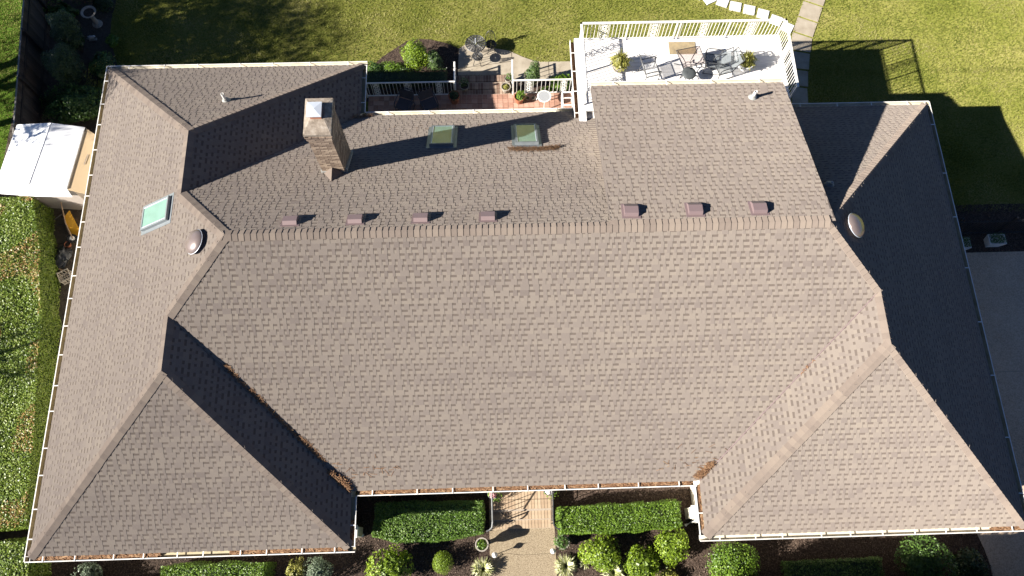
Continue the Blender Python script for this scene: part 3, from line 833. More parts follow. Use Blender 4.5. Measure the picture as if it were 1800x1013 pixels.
# roof fittings --------------------------------------------------------
def plane_frame(U, up):
    U, up = Vector(U).normalized(), Vector(up).normalized()
    n = U.cross(up)
    if n.z < 0: n = -n
    return Matrix((U, up, n)).transposed().to_4x4()
def skylight(c, U, up, w, l, h=.12):
    M4 = plane_frame(U, up)
    f = MB()
    t_ = .055
    for x in (-w / 2 + t_ / 2, w / 2 - t_ / 2): f.box((x, 0, h / 2), (t_, l, h))
    for y in (-l / 2 + t_ / 2, l / 2 - t_ / 2): f.box((0, y, h / 2 + .001), (w - 2 * t_, t_, h))
    for x in (-w / 2 - .05, w / 2 + .05): f.box((x, 0, .012), (.10, l + .2, .018))
    f.box((0, -l / 2 - .06, .013), (w, .12, .018)); f.box((0, l / 2 + .05, .013), (w, .1, .018))
    o = f.build("skylight", MT['skyframe'], house); o.matrix_world = Matrix.Translation(c) @ M4
    p = MB(); p.box((0, 0, h - .02), (w - 2 * t_, l - 2 * t_, .012)); p.build("pane", MT['pane'], o)
    for x in (-w / 2 + .065, w / 2 - .065):
        q = MB(); q.box((x, 0, h - .008), (.02, l - 2 * t_, .014)); q.build("glazing_bead", MT['galv'], o)
    return o
skylight((11.69, 13.14, rz(13.14)), (1, 0, 0), (0, -1, S), .76, 1.42)
skylight((14.40, 13.13, rz(13.13)), (1, 0, 0), (0, -1, S), .74, 1.44)
skylight((3.52, 9.98, EAVE + S * 3.52), (0, 1, 0), (1, 0, S), .76, 1.28)

def box_vent(x, y, sl_):
    up = Vector((0, -1, sl_)).normalized()
    z0 = RIDGE - sl_ * (y - YM)
    M4 = plane_frame((1, 0, 0), up)
    b = MB()
    w = .185
    prof = [(.20, .0), (.20, .03), (.16, .125), (-.06, .15), (-.22, .055), (-.22, .0)]   # (up-slope, height)
    n = len(prof)
    vs = [(-w, a, h) for a, h in prof] + [(w, a, h) for a, h in prof]
    b.add(vs, [tuple(range(n)), tuple(range(2 * n - 1, n - 1, -1))] + [(i, i + n, (i + 1) % n + n, (i + 1) % n) for i in range(n)])
    b.box((0, 0, .012), (.5, .52, .012))
    o = b.build("roof_vent", MT['vent'], house); o.matrix_world = Matrix.Translation((x, y, z0)) @ M4 @ Matrix.Rotation(random.uniform(-.05, .05), 4, 'Z')
    lv = MB()
    for i in range(3): lv.box((0, -.19 - i * .012, .016 + i * .012), (.34, .01, .006))
    lv.build("louvre", MT['iron'], o)
for x in (7.86, 9.59, 11.34, 13.14): box_vent(x, 8.93, S)
for x in (16.97, 18.69, 20.42): box_vent(x, 8.92, DSL)

def dome_vent(c, U, up):
    M4 = plane_frame(U, up)
    b = MB()
    b.lathe((0, 0, 0), [(.20, 0), (.20, .14)], 20)
    o = b.build("dome_vent", MT['galv'], house, smooth=True); o.matrix_world = Matrix.Translation(c) @ M4
    d = MB()
    d.lathe((0, 0, 0), [(.33, .11), (.345, .125), (.345, .15), (.335, .165), (.30, .205), (.22, .25), (.12, .275), (0, .285)], 28)
    d.build("dome", MT['dome'], o, smooth=True)
    e = MB(); e.ring((0, 0, .13), .346, .012, 28, 5); e.build("rim", MT['galv'], o, smooth=True)
    g = MB(); g.box((0, 0, .012), (.62, .62, .012)); g.build("base_flange", MT['shingle'], o)
dome_vent((5.33, 8.50, EAVE + S * 5.33), (0, 1, 0), (1, 0, S))
dome_vent((23.08, 8.52, EAVE + S * (XR - 23.08)), (0, 1, 0), (-1, 0, S))

def pipe_vent(p, h=.34, r=.05, m='white'):
    b = MB(); b.lathe((0, 0, 0), [(r, -.05), (r, h), (r * .8, h), (r * .8, .05)], 12)
    o = b.build("vent_pipe", MT[m], house, smooth=False, loc=p)
    c = MB(); c.lathe((0, 0, 0), [(.15, -.02), (.12, .05), (r + .012, .12), (r + .012, .16)], 14); c.build("pipe_boot", MT['lead'], o)
pipe_vent((4.88, 14.20, EAVE + S * (YR - 14.20)), .40)
pipe_vent((21.27, 13.25, DZE + DSL * (DYE - 13.25)), .34)
pipe_vent((22.94, 10.05, rz(10.05)), .2, .035)

# pine straw caught on the roof
def straw_heap(c, U, up, pts, n, spread, hgt, ln=.12, name="pine_straw"):
    M4 = plane_frame(U, up); cc = Vector(c)
    b = MB()
    for i in range(n):
        t_ = random.random()
        kk = t_ * (len(pts) - 1); j = min(int(kk), len(pts) - 2); fr = kk - j
        q = Vector(pts[j]) * (1 - fr) + Vector(pts[j + 1]) * fr
        s2 = spread * (1 - abs(2 * t_ - 1) * .6)
        x, y = q.x + random.gauss(0, s2), q.y + random.gauss(0, s2 * .6)
        z = .03 + hgt * random.random() * math.exp(-((x - q.x) ** 2 + (y - q.y) ** 2) / (2 * s2 * s2))
        ang = random.uniform(0, math.pi); l = ln * random.uniform(.4, 1)
        d = Vector((math.cos(ang), math.sin(ang), random.uniform(-.15, .15))) * l; nn = Vector((-d.y, d.x, 0)).normalized() * random.uniform(.003, .008)
        o_ = Vector((x, y, z))
        b.add([M4 @ (o_ - d - nn) + cc, M4 @ (o_ + d - nn) + cc, M4 @ (o_ + d + nn) + cc, M4 @ (o_ - d + nn) + cc], [(0, 1, 2, 3)], 0, random.random())
    o = stuff(b.build(name, MT['straw'], tone=True))
    return o
tag(straw_heap((14.62, 12.28, rz(12.28)), (1, 0, 0), (0, -1, S), [(-.75, -.05, 0), (-.3, .05, 0), (.3, .05, 0), (.75, -.12, 0)], 620, .12, .1), "tan drift of pine needles above the right rear skylight", "debris")
tag(straw_heap((19.2, 2.35, EAVE + .1), (1, 0, 0), (0, 1, S), [(-.15, -.05, 0), (.05, .12, 0), (.28, .4, 0)], 260, .085, .08), "tan pine needles at the foot of the right front valley", "debris")
tag(straw_heap((8.72, 2.42, EAVE + .2), (1, 0, 0), (0, 1, S), [(.2, -.2, 0), (0, .05, 0), (-.35, .4, 0)], 320, .09, .1), "brown clump of pine needles at the foot of the left front valley", "debris")
tag(straw_heap((6.9, 4.27, EAVE + S * 2.07), (1, -1, -S), (1, 1, 0), [(-1.7, .07, 0), (-.9, .07, 0), (0, .07, 0), (.9, .06, 0), (1.9, .06, 0)], 620, .045, .06, .08), "thin brown line of pine needles midway up the left front valley", "debris")
for k_, lb in ((-1.62, "upper small tuft of pine needles in the left front valley"), (-.62, "second small tuft of pine needles down the left front valley"), (1.35, "long tuft of pine needles low in the left front valley")):
    tag(straw_heap((6.9, 4.27, EAVE + S * 2.07), (1, -1, -S), (1, 1, 0), [(k_ * 1.0 - .25, .1, 0), (k_, .14, 0), (k_ + (.25 if k_ < 1 else .75), .09, 0)], 120 if k_ < 1 else 220, .06, .1, .08), lb, "debris")
tag(straw_heap((8.62, 14.55, rz(14.55)), (1, 0, 0), (0, -1, S), [(-.5, .3, 0), (0, 0, 0), (.6, -.12, 0)], 330, .09, .1, .08), "rusty leaves and needles in the rear inside corner gutter", "debris")
tag(straw_heap((22.0, 5.05, EAVE + S * 2.86), (1, 1, S), (-1, 1, 0), [(-.3, 0, 0), (.3, 0, 0)], 22, .03, .02, .06), "few pine needles midway up the right front valley", "debris")

def scatter_needles(label, spots, n):
    """Loose single needles blown over the shingles near the valleys."""
    b = MB()
    for i in range(n):
        c, U, up, sx, sy = random.choice(spots)
        M4 = plane_frame(U, up)
        x, y = random.gauss(0, sx), abs(random.gauss(0, sy))
        ang = random.uniform(0, math.pi); l = random.uniform(.04, .11)
        d = Vector((math.cos(ang), math.sin(ang), 0)) * l; nn = Vector((-d.y, d.x, 0)).normalized() * .006
        o_ = Vector((x, y, .024))
        b.add([M4 @ (o_ - d - nn) + Vector(c), M4 @ (o_ + d - nn) + Vector(c), M4 @ (o_ + d + nn) + Vector(c), M4 @ (o_ - d + nn) + Vector(c)], [(0, 1, 2, 3)], 0, random.random())
    tag(stuff(b.build("pine_needles", MT['straw'], tone=True)), label, "debris")
scatter_needles("loose pine needles blown over the shingles near the valley feet and skylight", [
    ((9.4, 2.5, EAVE + S * .3), (1, 0, 0), (0, 1, S), .8, .35),
    ((19.0, 2.5, EAVE + S * .3), (1, 0, 0), (0, 1, S), .7, .35),
    ((14.6, 12.3, rz(12.3)), (1, 0, 0), (0, -1, S), .9, .3), ((12.0, 13.9, rz(13.9)), (1, 0, 0), (0, -1, S), 2.2, .3)], 120)
# ------------------------------------------------------------------ white deck over the back of the house
DZ = 3.5
deck = thing("deck", "white painted balcony deck with scrollwork railing behind the upper storey", "deck")
DKX0, DKX1, DKY0, DKY1 = 16.30, 23.48, 13.4, 17.30
nb = int((DKY1 - DKY0) / .145)
bd_cache = []
for i in range(4):
    b = MB(); b.box((0, 0, 0), (DKX1 - DKX0, .137, .03), 0, 0, random.random()); bd_cache.append(b.mesh("deck_board", MT['deck'], tone=True))
for i in range(nb + 1):
    y = DKY1 - .07 - i * .145
    if y < 14.4:
        b = MB(); b.box((0, 0, 0), (DX0 + .1 - DKX0, .137, .03), 0, 0, .5)
        link("deck_board", b.mesh("deck_board", MT['deck'], tone=True), deck, ((DKX0 + DX0 + .1) / 2, y, DZ - .015)) if y > 14.0 else None
        b = MB(); b.box((0, 0, 0), (DKX1 - DX1 + .1, .137, .03), 0, 0, .5)
        if y > 14.0: link("deck_board", b.mesh("deck_board", MT['deck'], tone=True), deck, ((DKX1 + DX1 - .1) / 2, y, DZ - .015))
        continue
    link("deck_board", bd_cache[i % 4], deck, ((DKX0 + DKX1) / 2, y, DZ - .015))
fb = MB()
fb.box(((DKX0 + DKX1) / 2, DKY1 + .02, DZ - .14), (DKX1 - DKX0 + .08, .04, .28))
for x in (DKX0 - .02, DKX1 + .02): fb.box((x, (14.0 + DKY1) / 2, DZ - .14), (.04, DKY1 - 14.0, .28))
fb.build("fascia", MT['white'], deck)
us = MB(); us.box(((DKX0 + DKX1) / 2, 15.7, DZ - .2), (DKX1 - DKX0 - .02, 3.15, .1)); us.build("joist_deck", MT['deck'], deck)
pm = MB(); pm.box((0, 0, 1.63), (.16, .16, 3.26)); pme = pm.mesh("post", MT['white'])
for x in (16.5, 18.8, 21.1, 23.3): link("post", pme, deck, (x, 17.12, 0))
link("post", pme, deck, (23.3, 14.9, 0))

def scroll_panel_mesh(name, h, w, m):
    """Cast scroll panel in the plane x-z, centred on x=0, from z=0 to h."""
    b = MB()
    for x in (-w / 2, w / 2): b.box((x, 0, h / 2), (.018, .018, h))
    r = w * .15
    for k_ in range(7):
        zc = h * (.08 + .14 * k_)
        for x in ((-w * .27, w * .27) if k_ % 2 else (-w * .16, w * .16)): b.ring((x, 0, zc), r, .012, 9, 4, (0, 1, 0))
    b.tube([(w * .3 * math.sin(i * 1.05), 0, h * i / 18) for i in range(19)], .012, 4)
    b.tube([(-w * .3 * math.sin(i * 1.05), 0, h * i / 18) for i in range(19)], .012, 4)
    return b.mesh(name, m)

def railing(parent, p0, p1, z, h, m, scrolls=(), spacing=.117, posts=(), name="railing", top=.055, sw=.28):
    p0, p1 = Vector((*p0, z)), Vector((*p1, z))
    d = (p1 - p0); L_ = d.length; d.normalize(); ang = math.atan2(d.y, d.x)
    b = MB()
    b.box(tuple((p0 + p1) / 2 + Vector((0, 0, h))), (L_ + top, top, .035), ang)
    o = b.build(name, m, parent)
    lb = MB(); lb.box(tuple((p0 + p1) / 2 + Vector((0, 0, .10))), (L_, .035, .03), ang); lb.build("bottom_rail", m, o)
    mb = MB(); mb.box((0, 0, (h + .1) / 2), (.018, .018, h - .12)); bm_ = mb.mesh("baluster", m)
    n = int(L_ / spacing)
    for i in range(1, n):
        t_ = L_ * i / n
        if any(abs(t_ - s3) < sw / 2 + .02 for s3 in scrolls) or any(abs(t_ - q) < .06 for q in posts): continue
        x = link("baluster", bm_, o, p0 + d * t_); x.rotation_euler = (0, 0, ang)
    if scrolls:
        sme = scroll_panel_mesh("scroll_panel", h - .16, sw, m)
        for s3 in scrolls:
            x = link("scroll_panel", sme, o, p0 + d * s3 + Vector((0, 0, .12))); x.rotation_euler = (0, 0, ang)
    if posts:
        pb = MB(); pb.box((0, 0, h / 2), (.05, .05, h)); pme2 = pb.mesh("rail_post", m)
        for q in posts: x = link("rail_post", pme2, o, p0 + d * q); x.rotation_euler = (0, 0, ang)
    return o
railing(deck, (16.42, 17.24), (23.42, 17.24), DZ, .92, MT['white'], scrolls=(.82, 2.55, 4.27, 5.92), posts=(.03, 1.62, 3.30, 3.42, 5.12, 6.97), spacing=.125, top=.075)
railing(deck, (23.42, 17.24), (23.42, 14.62), DZ, .92, MT['white'], scrolls=(.95,), posts=(1.45, 2.6), spacing=.125, top=.075)
railing(deck, (16.42, 14.62), (16.42, 17.24), DZ, .92, MT['white'], scrolls=(.55, 1.95), posts=(.02, 1.25), spacing=.125, top=.075)
# deck gutter and its downspout on the left edge
gb = MB()
gx = DKX0 - .04
for (x0_, x1_, z0_, z1_) in ((gx - .15, gx - .135, DZ - .2, DZ - .03), (gx - .15, gx, DZ - .21, DZ - .195)):
    gb.box(((x0_ + x1_) / 2, 15.75, (z0_ + z1_) / 2), (x1_ - x0_, 3.1, z1_ - z0_))
dg = gb.build("deck_gutter", MT['white'], deck)
gi = MB(); gi.box((gx - .07, 15.75, DZ - .18), (.125, 3.1, .02)); gi.build("gutter_debris", MT['straw'], dg)
gs = MB(); gs.box((0, 0, 0), (.16, .03, .012)); gsm = gs.mesh("gutter_strap", MT['white'])
for y in (14.35, 15.2, 16.0, 16.75): link("gutter_strap", gsm, dg, (gx - .075, y, DZ - .025))
sp = MB(); sp.tube([(gx - .07, 14.3, DZ - .2), (gx - .07, 14.3, DZ - .3), (gx - .02, 14.42, DZ - .42), (gx + .1, 14.6, DZ - .47)], .05, 10); sp.build("downspout", MT['lead'], deck)

# ------------------------------------------------------------------ foliage builders
def leaf_quads(P, N, size, aspect=.55, jitter=.6, droop=0.0):
    n = len(P)
    rnd = RNG.normal(0, 1, (n, 3))
    Nn = N + rnd * jitter
    Nn /= np.linalg.norm(Nn, axis=1, keepdims=True) + 1e-9
    A = RNG.normal(0, 1, (n, 3)); A -= Nn * (A * Nn).sum(1, keepdims=True)
    A /= np.linalg.norm(A, axis=1, keepdims=True) + 1e-9
    B = np.cross(Nn, A)
    s_ = (size * RNG.uniform(.6, 1.25, n))[:, None]
    L_ = A * s_; W = B * s_ * aspect * .5
    base = P - L_ * .5; tip = P + L_ * .5 - Nn * s_ * droop
    mid = P + Nn * s_ * .06
    return np.stack([base, mid - W, tip, mid + W], 1)

def blob_noise(D, seed, amp, f=2.6):
    r = np.random.default_rng(seed)
    out = np.zeros(len(D))
    for i in range(7):
        k = r.normal(0, f, 3); out += np.sin(D @ k + r.uniform(0, 6.28)) / 7
    return 1 + amp * out * 2

def shrub(name, label, cat, c, r, mname, n, leaf, group=None, rough=.26, base=0.0, stem=True, seed=0, flat=1.0, clump=0, jit=.65, aspect=.55, parts=True):
    """Rounded shrub: irregular leafy shell over an inner dark leaf body and short stems."""
    rx, ry, h = r
    t_ = thing(name, label, cat, (c[0], c[1], base), group)
    D = RNG.normal(0, 1, (n, 3)); D /= np.linalg.norm(D, axis=1, keepdims=True)
    D[:, 2] = np.where(D[:, 2] < -.35, -D[:, 2], D[:, 2])
    R = blob_noise(D, seed + 5, rough) * RNG.uniform(.80, 1.03, n) ** .8
    if clump:
        cc = RNG.normal(0, 1, (clump, 3)); cc[:, 2] = np.abs(cc[:, 2]) - .25; cc /= np.linalg.norm(cc, axis=1, keepdims=True)
        cid = RNG.integers(0, clump, n)
        D = cc[cid] + RNG.normal(0, .17, (n, 3)); D /= np.linalg.norm(D, axis=1, keepdims=True)
        R = blob_noise(D, seed + 5, rough) * RNG.uniform(.78, 1.05, n)
    hz = h * .5
    if flat != 1.0:
        pw = 1 / flat
        D2 = np.sign(D) * np.abs(D) ** pw
        Dp = D2 / np.max(np.abs(D2), axis=1, keepdims=True) ** 0
    else: Dp = D
    P = np.stack([Dp[:, 0] * rx * R, Dp[:, 1] * ry * R, hz + Dp[:, 2] * hz * R], 1)
    P[:, 2] = np.maximum(P[:, 2], .03)
    V = leaf_quads(P, D + np.array([0, 0, .25]), leaf, aspect, jit)
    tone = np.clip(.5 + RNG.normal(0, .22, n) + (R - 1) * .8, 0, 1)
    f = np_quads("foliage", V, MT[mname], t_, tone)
    # inner leaf mass
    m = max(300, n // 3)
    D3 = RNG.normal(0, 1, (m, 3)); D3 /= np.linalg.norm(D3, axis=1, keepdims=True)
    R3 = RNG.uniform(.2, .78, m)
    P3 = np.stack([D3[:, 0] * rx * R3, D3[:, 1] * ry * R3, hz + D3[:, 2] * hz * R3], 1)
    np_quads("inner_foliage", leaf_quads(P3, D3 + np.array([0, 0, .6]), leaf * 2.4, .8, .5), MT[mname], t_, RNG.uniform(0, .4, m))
    if stem:
        b = MB()
        for i in range(5):
            a = i * 1.26; b.tube([(0.03 * math.cos(a), .03 * math.sin(a), -.02), (rx * .25 * math.cos(a), ry * .25 * math.sin(a), h * .35), (rx * .5 * math.cos(a), ry * .5 * math.sin(a), h * .6)], [.02, .015, .006], 5)
        b.build("stem", MT['bark'], t_)
    return t_

def inside_poly(x, y, poly):
    x = np.asarray(x); y = np.asarray(y); r = np.zeros(x.shape, bool)
    n = len(poly)
    for i in range(n):
        x1, y1 = poly[i]; x2, y2 = poly[(i + 1) % n]
        c = ((y1 > y) != (y2 > y)) & (x < (x2 - x1) * (y - y1) / (y2 - y1 + 1e-12) + x1)
        r ^= c
    return r

def hedge(name, label, poly, h, mname, dens, leaf, group=None, top_extra=None, frac=.1, side_dens=1.0, bump=.06, seed=0, batter=.0):
    """Clipped hedge over a polygon footprint: leafy top and sides on a twiggy core."""
    cx = sum(p[0] for p in poly) / len(poly); cy = sum(p[1] for p in poly) / len(poly)
    t_ = thing(name, label, "hedge", (cx, cy, 0), group)
    P_ = [(x - cx, y - cy) for x, y in poly]
    xs = [p[0] for p in P_]; ys = [p[1] for p in P_]
    area = (max(xs) - min(xs)) * (max(ys) - min(ys))
    n = int(area * dens)
    x = RNG.uniform(min(xs), max(xs), n); y = RNG.uniform(min(ys), max(ys), n)
    k_ = inside_poly(x, y, P_); x, y = x[k_], y[k_]
    def und(x, y):
        r = np.random.default_rng(seed + 3); o = np.zeros(x.shape)
        for i in range(8):
            kx, ky = r.normal(0, 2.6, 2); o += np.sin(kx * x + ky * y + r.uniform(0, 6.3)) / 8
        return o * 2 * bump
    z = h + und(x, y) + RNG.uniform(-.08, .03, len(x))
    Ps = [np.stack([x, y, z], 1)]; Ns = [np.tile([0, 0, 1.0], (len(x), 1))]
    L_ = len(P_)
    area2 = sum(P_[i][0] * P_[(i + 1) % L_][1] - P_[(i + 1) % L_][0] * P_[i][1] for i in range(L_))
    sg = 1 if area2 > 0 else -1
    for i in range(L_):
        a = np.array(P_[i]); b_ = np.array(P_[(i + 1) % L_]); d = b_ - a; ln = np.linalg.norm(d)
        m = int(ln * h * dens * side_dens)
        if m == 0: continue
        s3 = RNG.uniform(0, 1, m); zz = RNG.uniform(.04, h, m)
        nn = np.array([d[1], -d[0]]) / ln * sg
        off = RNG.uniform(-.10, .03, m) + und(s3 * ln * 1.3 + i, zz) - batter * 0
        q = a + d * s3[:, None] + nn * off[:, None]
        Ps.append(np.stack([q[:, 0], q[:, 1], zz], 1)); Ns.append(np.tile([nn[0], nn[1], .45], (m, 1)))
    P3 = np.concatenate(Ps); N3 = np.concatenate(Ns)
    tone = np.clip(.45 + RNG.normal(0, .23, len(P3)), 0, 1)
    np_quads("foliage", leaf_quads(P3, N3, leaf, .6, .45), MT[mname], t_, tone)
    if top_extra:
        m = int(len(x) * frac)
        idx = RNG.integers(0, len(x), m)
        r = np.random.default_rng(seed + 9); fld = np.zeros(m)
        for i in range(6):
            kx, ky = r.normal(0, 1.6, 2); fld += np.sin(kx * x[idx] + ky * y[idx] + r.uniform(0, 6.3))
        idx = idx[(fld > .9) | ((x[idx] > .9) & (fld > -.7))]
        Q = np.stack([x[idx], y[idx], z[idx] + .04], 1)
        np_quads("new_growth", leaf_quads(Q, np.tile([0, 0, 1.0], (len(Q), 1)), leaf * .95, .5, .7), MT[top_extra], t_, RNG.uniform(0, 1, len(Q)))
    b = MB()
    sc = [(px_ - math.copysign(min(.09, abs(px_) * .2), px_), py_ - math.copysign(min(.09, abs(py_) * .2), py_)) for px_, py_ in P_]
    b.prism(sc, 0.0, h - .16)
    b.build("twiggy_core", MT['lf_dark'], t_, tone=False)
    return t_

def grass_clump(name, label, c, r, n, mname, h=.35, group=None, w=.018, base=0.0, cat="ornamental grass"):
    t_ = thing(name, label, cat, (c[0], c[1], base), group)
    V, tn = [], []
    for i in range(n):
        a = random.uniform(0, 2 * math.pi); rr = r * random.uniform(.45, 1.05); hh = h * random.uniform(.5, 1.0)
        d = Vector((math.cos(a), math.sin(a), 0)); s3 = Vector((-d.y, d.x, 0)) * w * random.uniform(.6, 1.2)
        st = d * random.uniform(0, .05); tone = random.random()
        pts = [st, st + d * rr * .35 + Vector((0, 0, hh * .75)), st + d * rr * .72 + Vector((0, 0, hh)), st + d * rr + Vector((0, 0, hh * random.uniform(.45, .9)))]
        for j, (wa, wb) in enumerate(((.7, 1.0), (1.0, .8), (.8, .1))):
            V.append([tuple(pts[j] - s3 * wa), tuple(pts[j] + s3 * wa), tuple(pts[j + 1] + s3 * wb), tuple(pts[j + 1] - s3 * wb)]); tn.append(tone)
    np_quads("blades", np.array(V), MT[mname], t_, tn)
    return t_

def potted(name, label, c, z, r, h, potm, prof='round', leafm='lf_mid', n=260, leaf=.06, fr=None, fh=None, cat="plant pot", group=None, spiky=0, kick=None):
    t_ = thing(name, label, cat, (c[0], c[1], z), group)
    b = MB()
    if prof == 'round': P_ = [(r * .62, 0), (r * .8, h * .25), (r * .96, h * .7), (r, h * .9), (r * 1.06, h * .92), (r * 1.06, h), (r * .92, h), (r * .88, h * .85), (0.0, h * .84)]
    elif prof == 'urn': P_ = [(r * .7, 0), (r * .7, h * .08), (r * .35, h * .16), (r * .35, h * .34), (r * .8, h * .52), (r * .95, h * .82), (r * 1.12, h * .96), (r * 1.12, h), (r * .92, h), (r * .85, h * .86), (0, h * .86)]
    else: P_ = [(r * .7, 0), (r * .97, h * .82), (r * 1.05, h * .82), (r * 1.07, h), (r * .93, h), (r * .9, h * .86), (0, h * .86)]
    b.lathe((0, 0, 0), P_, 20)
    b.build("pot", MT[potm], t_, smooth=False)
    s3 = MB(); s3.lathe((0, 0, h * .865), [(r * .89, 0), (0.0, .01)], 14); s3.build("soil", MT['soil'], t_)
    fr = fr or r * .95; fh = fh or r * 1.1
    if n:
        D = RNG.normal(0, 1, (n, 3)); D /= np.linalg.norm(D, axis=1, keepdims=True); D[:, 2] = np.abs(D[:, 2])
        R = RNG.uniform(.6, 1.05, n) * blob_noise(D, n, .2)
        kx, ky = kick or (0, 0)
        P3 = np.stack([D[:, 0] * fr * R + kx, D[:, 1] * fr * R + ky, h * .88 + D[:, 2] * fh * R], 1)
        np_quads("foliage", leaf_quads(P3, D + np.array([0, 0, .4]), leaf), MT[leafm], t_, np.clip(RNG.normal(.5, .25, n), 0, 1))
    if spiky:
        V, tn = [], []
        for i in range(spiky):
            a = random.uniform(0, 6.28); rr = fr * random.uniform(.4, 1.5); hh = fh * random.uniform(.5, 1.3)
            d = Vector((math.cos(a), math.sin(a), 0)); sd = Vector((-d.y, d.x, 0)) * .007
            q0 = d * .04 + Vector((0, 0, h * .86)); q1 = d * rr * .5 + Vector((0, 0, h * .86 + hh)); q2 = d * rr + Vector((0, 0, h * .86 + hh * .7))
            tone = random.random()
            V.append([tuple(q0 - sd), tuple(q0 + sd), tuple(q1 + sd), tuple(q1 - sd)]); tn.append(tone)
            V.append([tuple(q1 - sd), tuple(q1 + sd), tuple(q2 + sd * .2), tuple(q2 - sd * .2)]); tn.append(tone)
        np_quads("blades", np.array(V), MT[leafm], t_, tn)
    return t_

# ------------------------------------------------------------------ things on the deck
potted("grass_planter", "round planter with a mop of lime grass at the left end of the white deck", (17.72, 16.05), DZ, .27, .36, 'stone', leafm='lf_yel', n=420, leaf=.09, fr=.34, fh=.38, spiky=160, cat="planter")
potted("grass_planter", "pale planter with yellow-green plant and dry stalks at the right end of the deck", (22.05, 15.98), DZ, .27, .38, 'slab', leafm='lf_yel', n=360, leaf=.08, fr=.31, fh=.36, spiky=120, cat="planter")
mt = MB(); mt.box((0, 0, .012), (.93, .50, .02), 0.0)
mat_o = mt.build("woven_mat", MT['mat'], loc=(20.02, 16.85, DZ)); tag(mat_o, "tan woven rectangle mat lying on the white deck boards", "mat")

def sling_chair(label, loc, rz, frame='chair', sling='sling', cat="patio chair", group="metal patio chairs", s=1.0, high=.98, tilt=.18):
    t_ = thing("patio_chair", label, cat, loc, group, rz)
    w = .27 * s
    fr_ = MB()
    for y in (-w, w):
        fr_.tube([(.26 * s, y, .015), (.27 * s, y, .40), (-.20 * s, y, .38), (-.28 * s, y, .62), (-.34 * s - tilt * .3, y, high)], .018, 6)
        fr_.tube([(-.30 * s, y, .015), (-.20 * s, y, .38)], .014, 6)
        fr_.tube([(.26 * s, y, .02), (-.30 * s, y, .02)], .012, 6)
    fr_.tube([(-.34 * s - tilt * .3, -w, high), (-.35 * s - tilt * .3, 0, high + .02), (-.34 * s - tilt * .3, w, high)], .014, 6)
    fr_.tube([(.27 * s, -w, .40), (.27 * s, w, .40)], .013, 6)
    fr_.tube([(-.2 * s, -w, .38), (-.2 * s, w, .38)], .013, 6)
    fr_.build("frame", MT[frame], t_)
    st = MB(); st.box((.03 * s, 0, .395), (.46 * s, 2 * w - .03, .014)); st.build("seat", MT[sling], t_)
    bk = MB()
    ang = math.atan2(.14 * s + tilt * .3, high - .4)
    bk.box((-.27 * s - tilt * .15, 0, (high + .4) / 2), (.014, 2 * w - .03, high - .46), M=Matrix.Rotation(-ang, 3, 'Y')); bk.build("backrest", MT[sling], t_)
    for y in (-w - .02, w + .02):
        a = MB(); a.tube([(-.27 * s, y, .63), (-.05 * s, y, .66), (.2 * s, y, .65), (.265 * s, y, .60), (.27 * s, y, .40)], .019, 6); a.build("armrest", MT[frame], t_)
    return t_
sling_chair("grey tube patio chair with pale open seat beside the left deck planter", (18.72, 15.72, DZ), math.radians(12), sling='slingw', high=1.0)
sling_chair("grey sling patio chair turned from the table toward the right deck planter", (21.25, 15.78, DZ), math.radians(196), high=.92, tilt=.5)
sling_chair("grey tubular patio chair pulled close to the right side of the glass table", (20.92, 16.02, DZ), math.radians(172), high=.86, tilt=.7)

def cushion_stool(label, loc, rz):
    t_ = thing("swivel_stool", label, "stool", loc, None, rz)
    c = MB(); c.lathe((0, 0, .40), [(.19, 0), (.235, .02), (.24, .05), (.2, .085), (.08, .09), (0.0, .085)], 20); c.build("cushion", MT['cush'], t_, smooth=True)
    f = MB()
    for i in range(4):
        a = i * math.pi / 2 + .5
        f.tube([(0.05 * math.cos(a), .05 * math.sin(a), .40), (.10 * math.cos(a), .10 * math.sin(a), .2), (.26 * math.cos(a), .26 * math.sin(a), .02), (.32 * math.cos(a), .32 * math.sin(a), .015)], .013, 6)
    f.ring((0, 0, .2), .11, .01, 14, 5)
    f.build("leg_frame", MT['chair'], t_)
cushion_stool("round dark-cushioned stool in front of the glass deck table", (20.02, 15.52, DZ), .2)

gt = thing("glass_table", "smoky glass patio table on splayed grey legs in the middle of the deck", "table", (20.08, 15.98, DZ), None, math.radians(12))
g = MB(); g.box((0, 0, .70), (.82, .72, .010)); g.build("tabletop", MT['tglass'], gt)
g = MB()
for a, b_ in (((-.41, -.36), (.41, -.36)), ((.41, -.36), (.41, .36)), ((.41, .36), (-.41, .36)), ((-.41, .36), (-.41, -.36))):
    g.tube([(*a, .70), (*b_, .70)], .014, 6)
g.build("rim", MT['chair'], gt)
for sx, sy in ((-1, -1), (1, -1), (1, 1), (-1, 1)):
    l = MB(); l.tube([(sx * .36, sy * .31, .69), (sx * .16, sy * .14, .45), (sx * .07, sy * .06, .28), (sx * .22, sy * .19, .06), (sx * .36, sy * .31, .012)], .014, 6); l.build("leg", MT['chair'], gt)
rg = MB(); rg.ring((0, 0, .28), .10, .012, 16, 5); rg.build("leg_ring", MT['chair'], gt)

# ------------------------------------------------------------------ tiled patio behind the house
PZ = .33
patio = structure(bpy.data.objects.new("patio", None)); COL.objects.link(patio)
pb = MB(); pb.box((12.65, 16.2, PZ / 2 - .01), (8.2, 2.05, PZ - .02)); pb.build("bed", MT['grout'], patio)
tc = []
for i in range(5):
    b = MB(); b.box((0, 0, 0), (.188, .188, .016), 0, 0, i / 4); tc.append(b.mesh("tile", MT['tile'], tone=True))
ntile = 0
for j in range(4):
    for i in range(41):
        link("tile", random.choice(tc), patio, (8.65 + i * .2, 17.10 - j * .2, PZ + random.uniform(-.002, .002))); ntile += 1
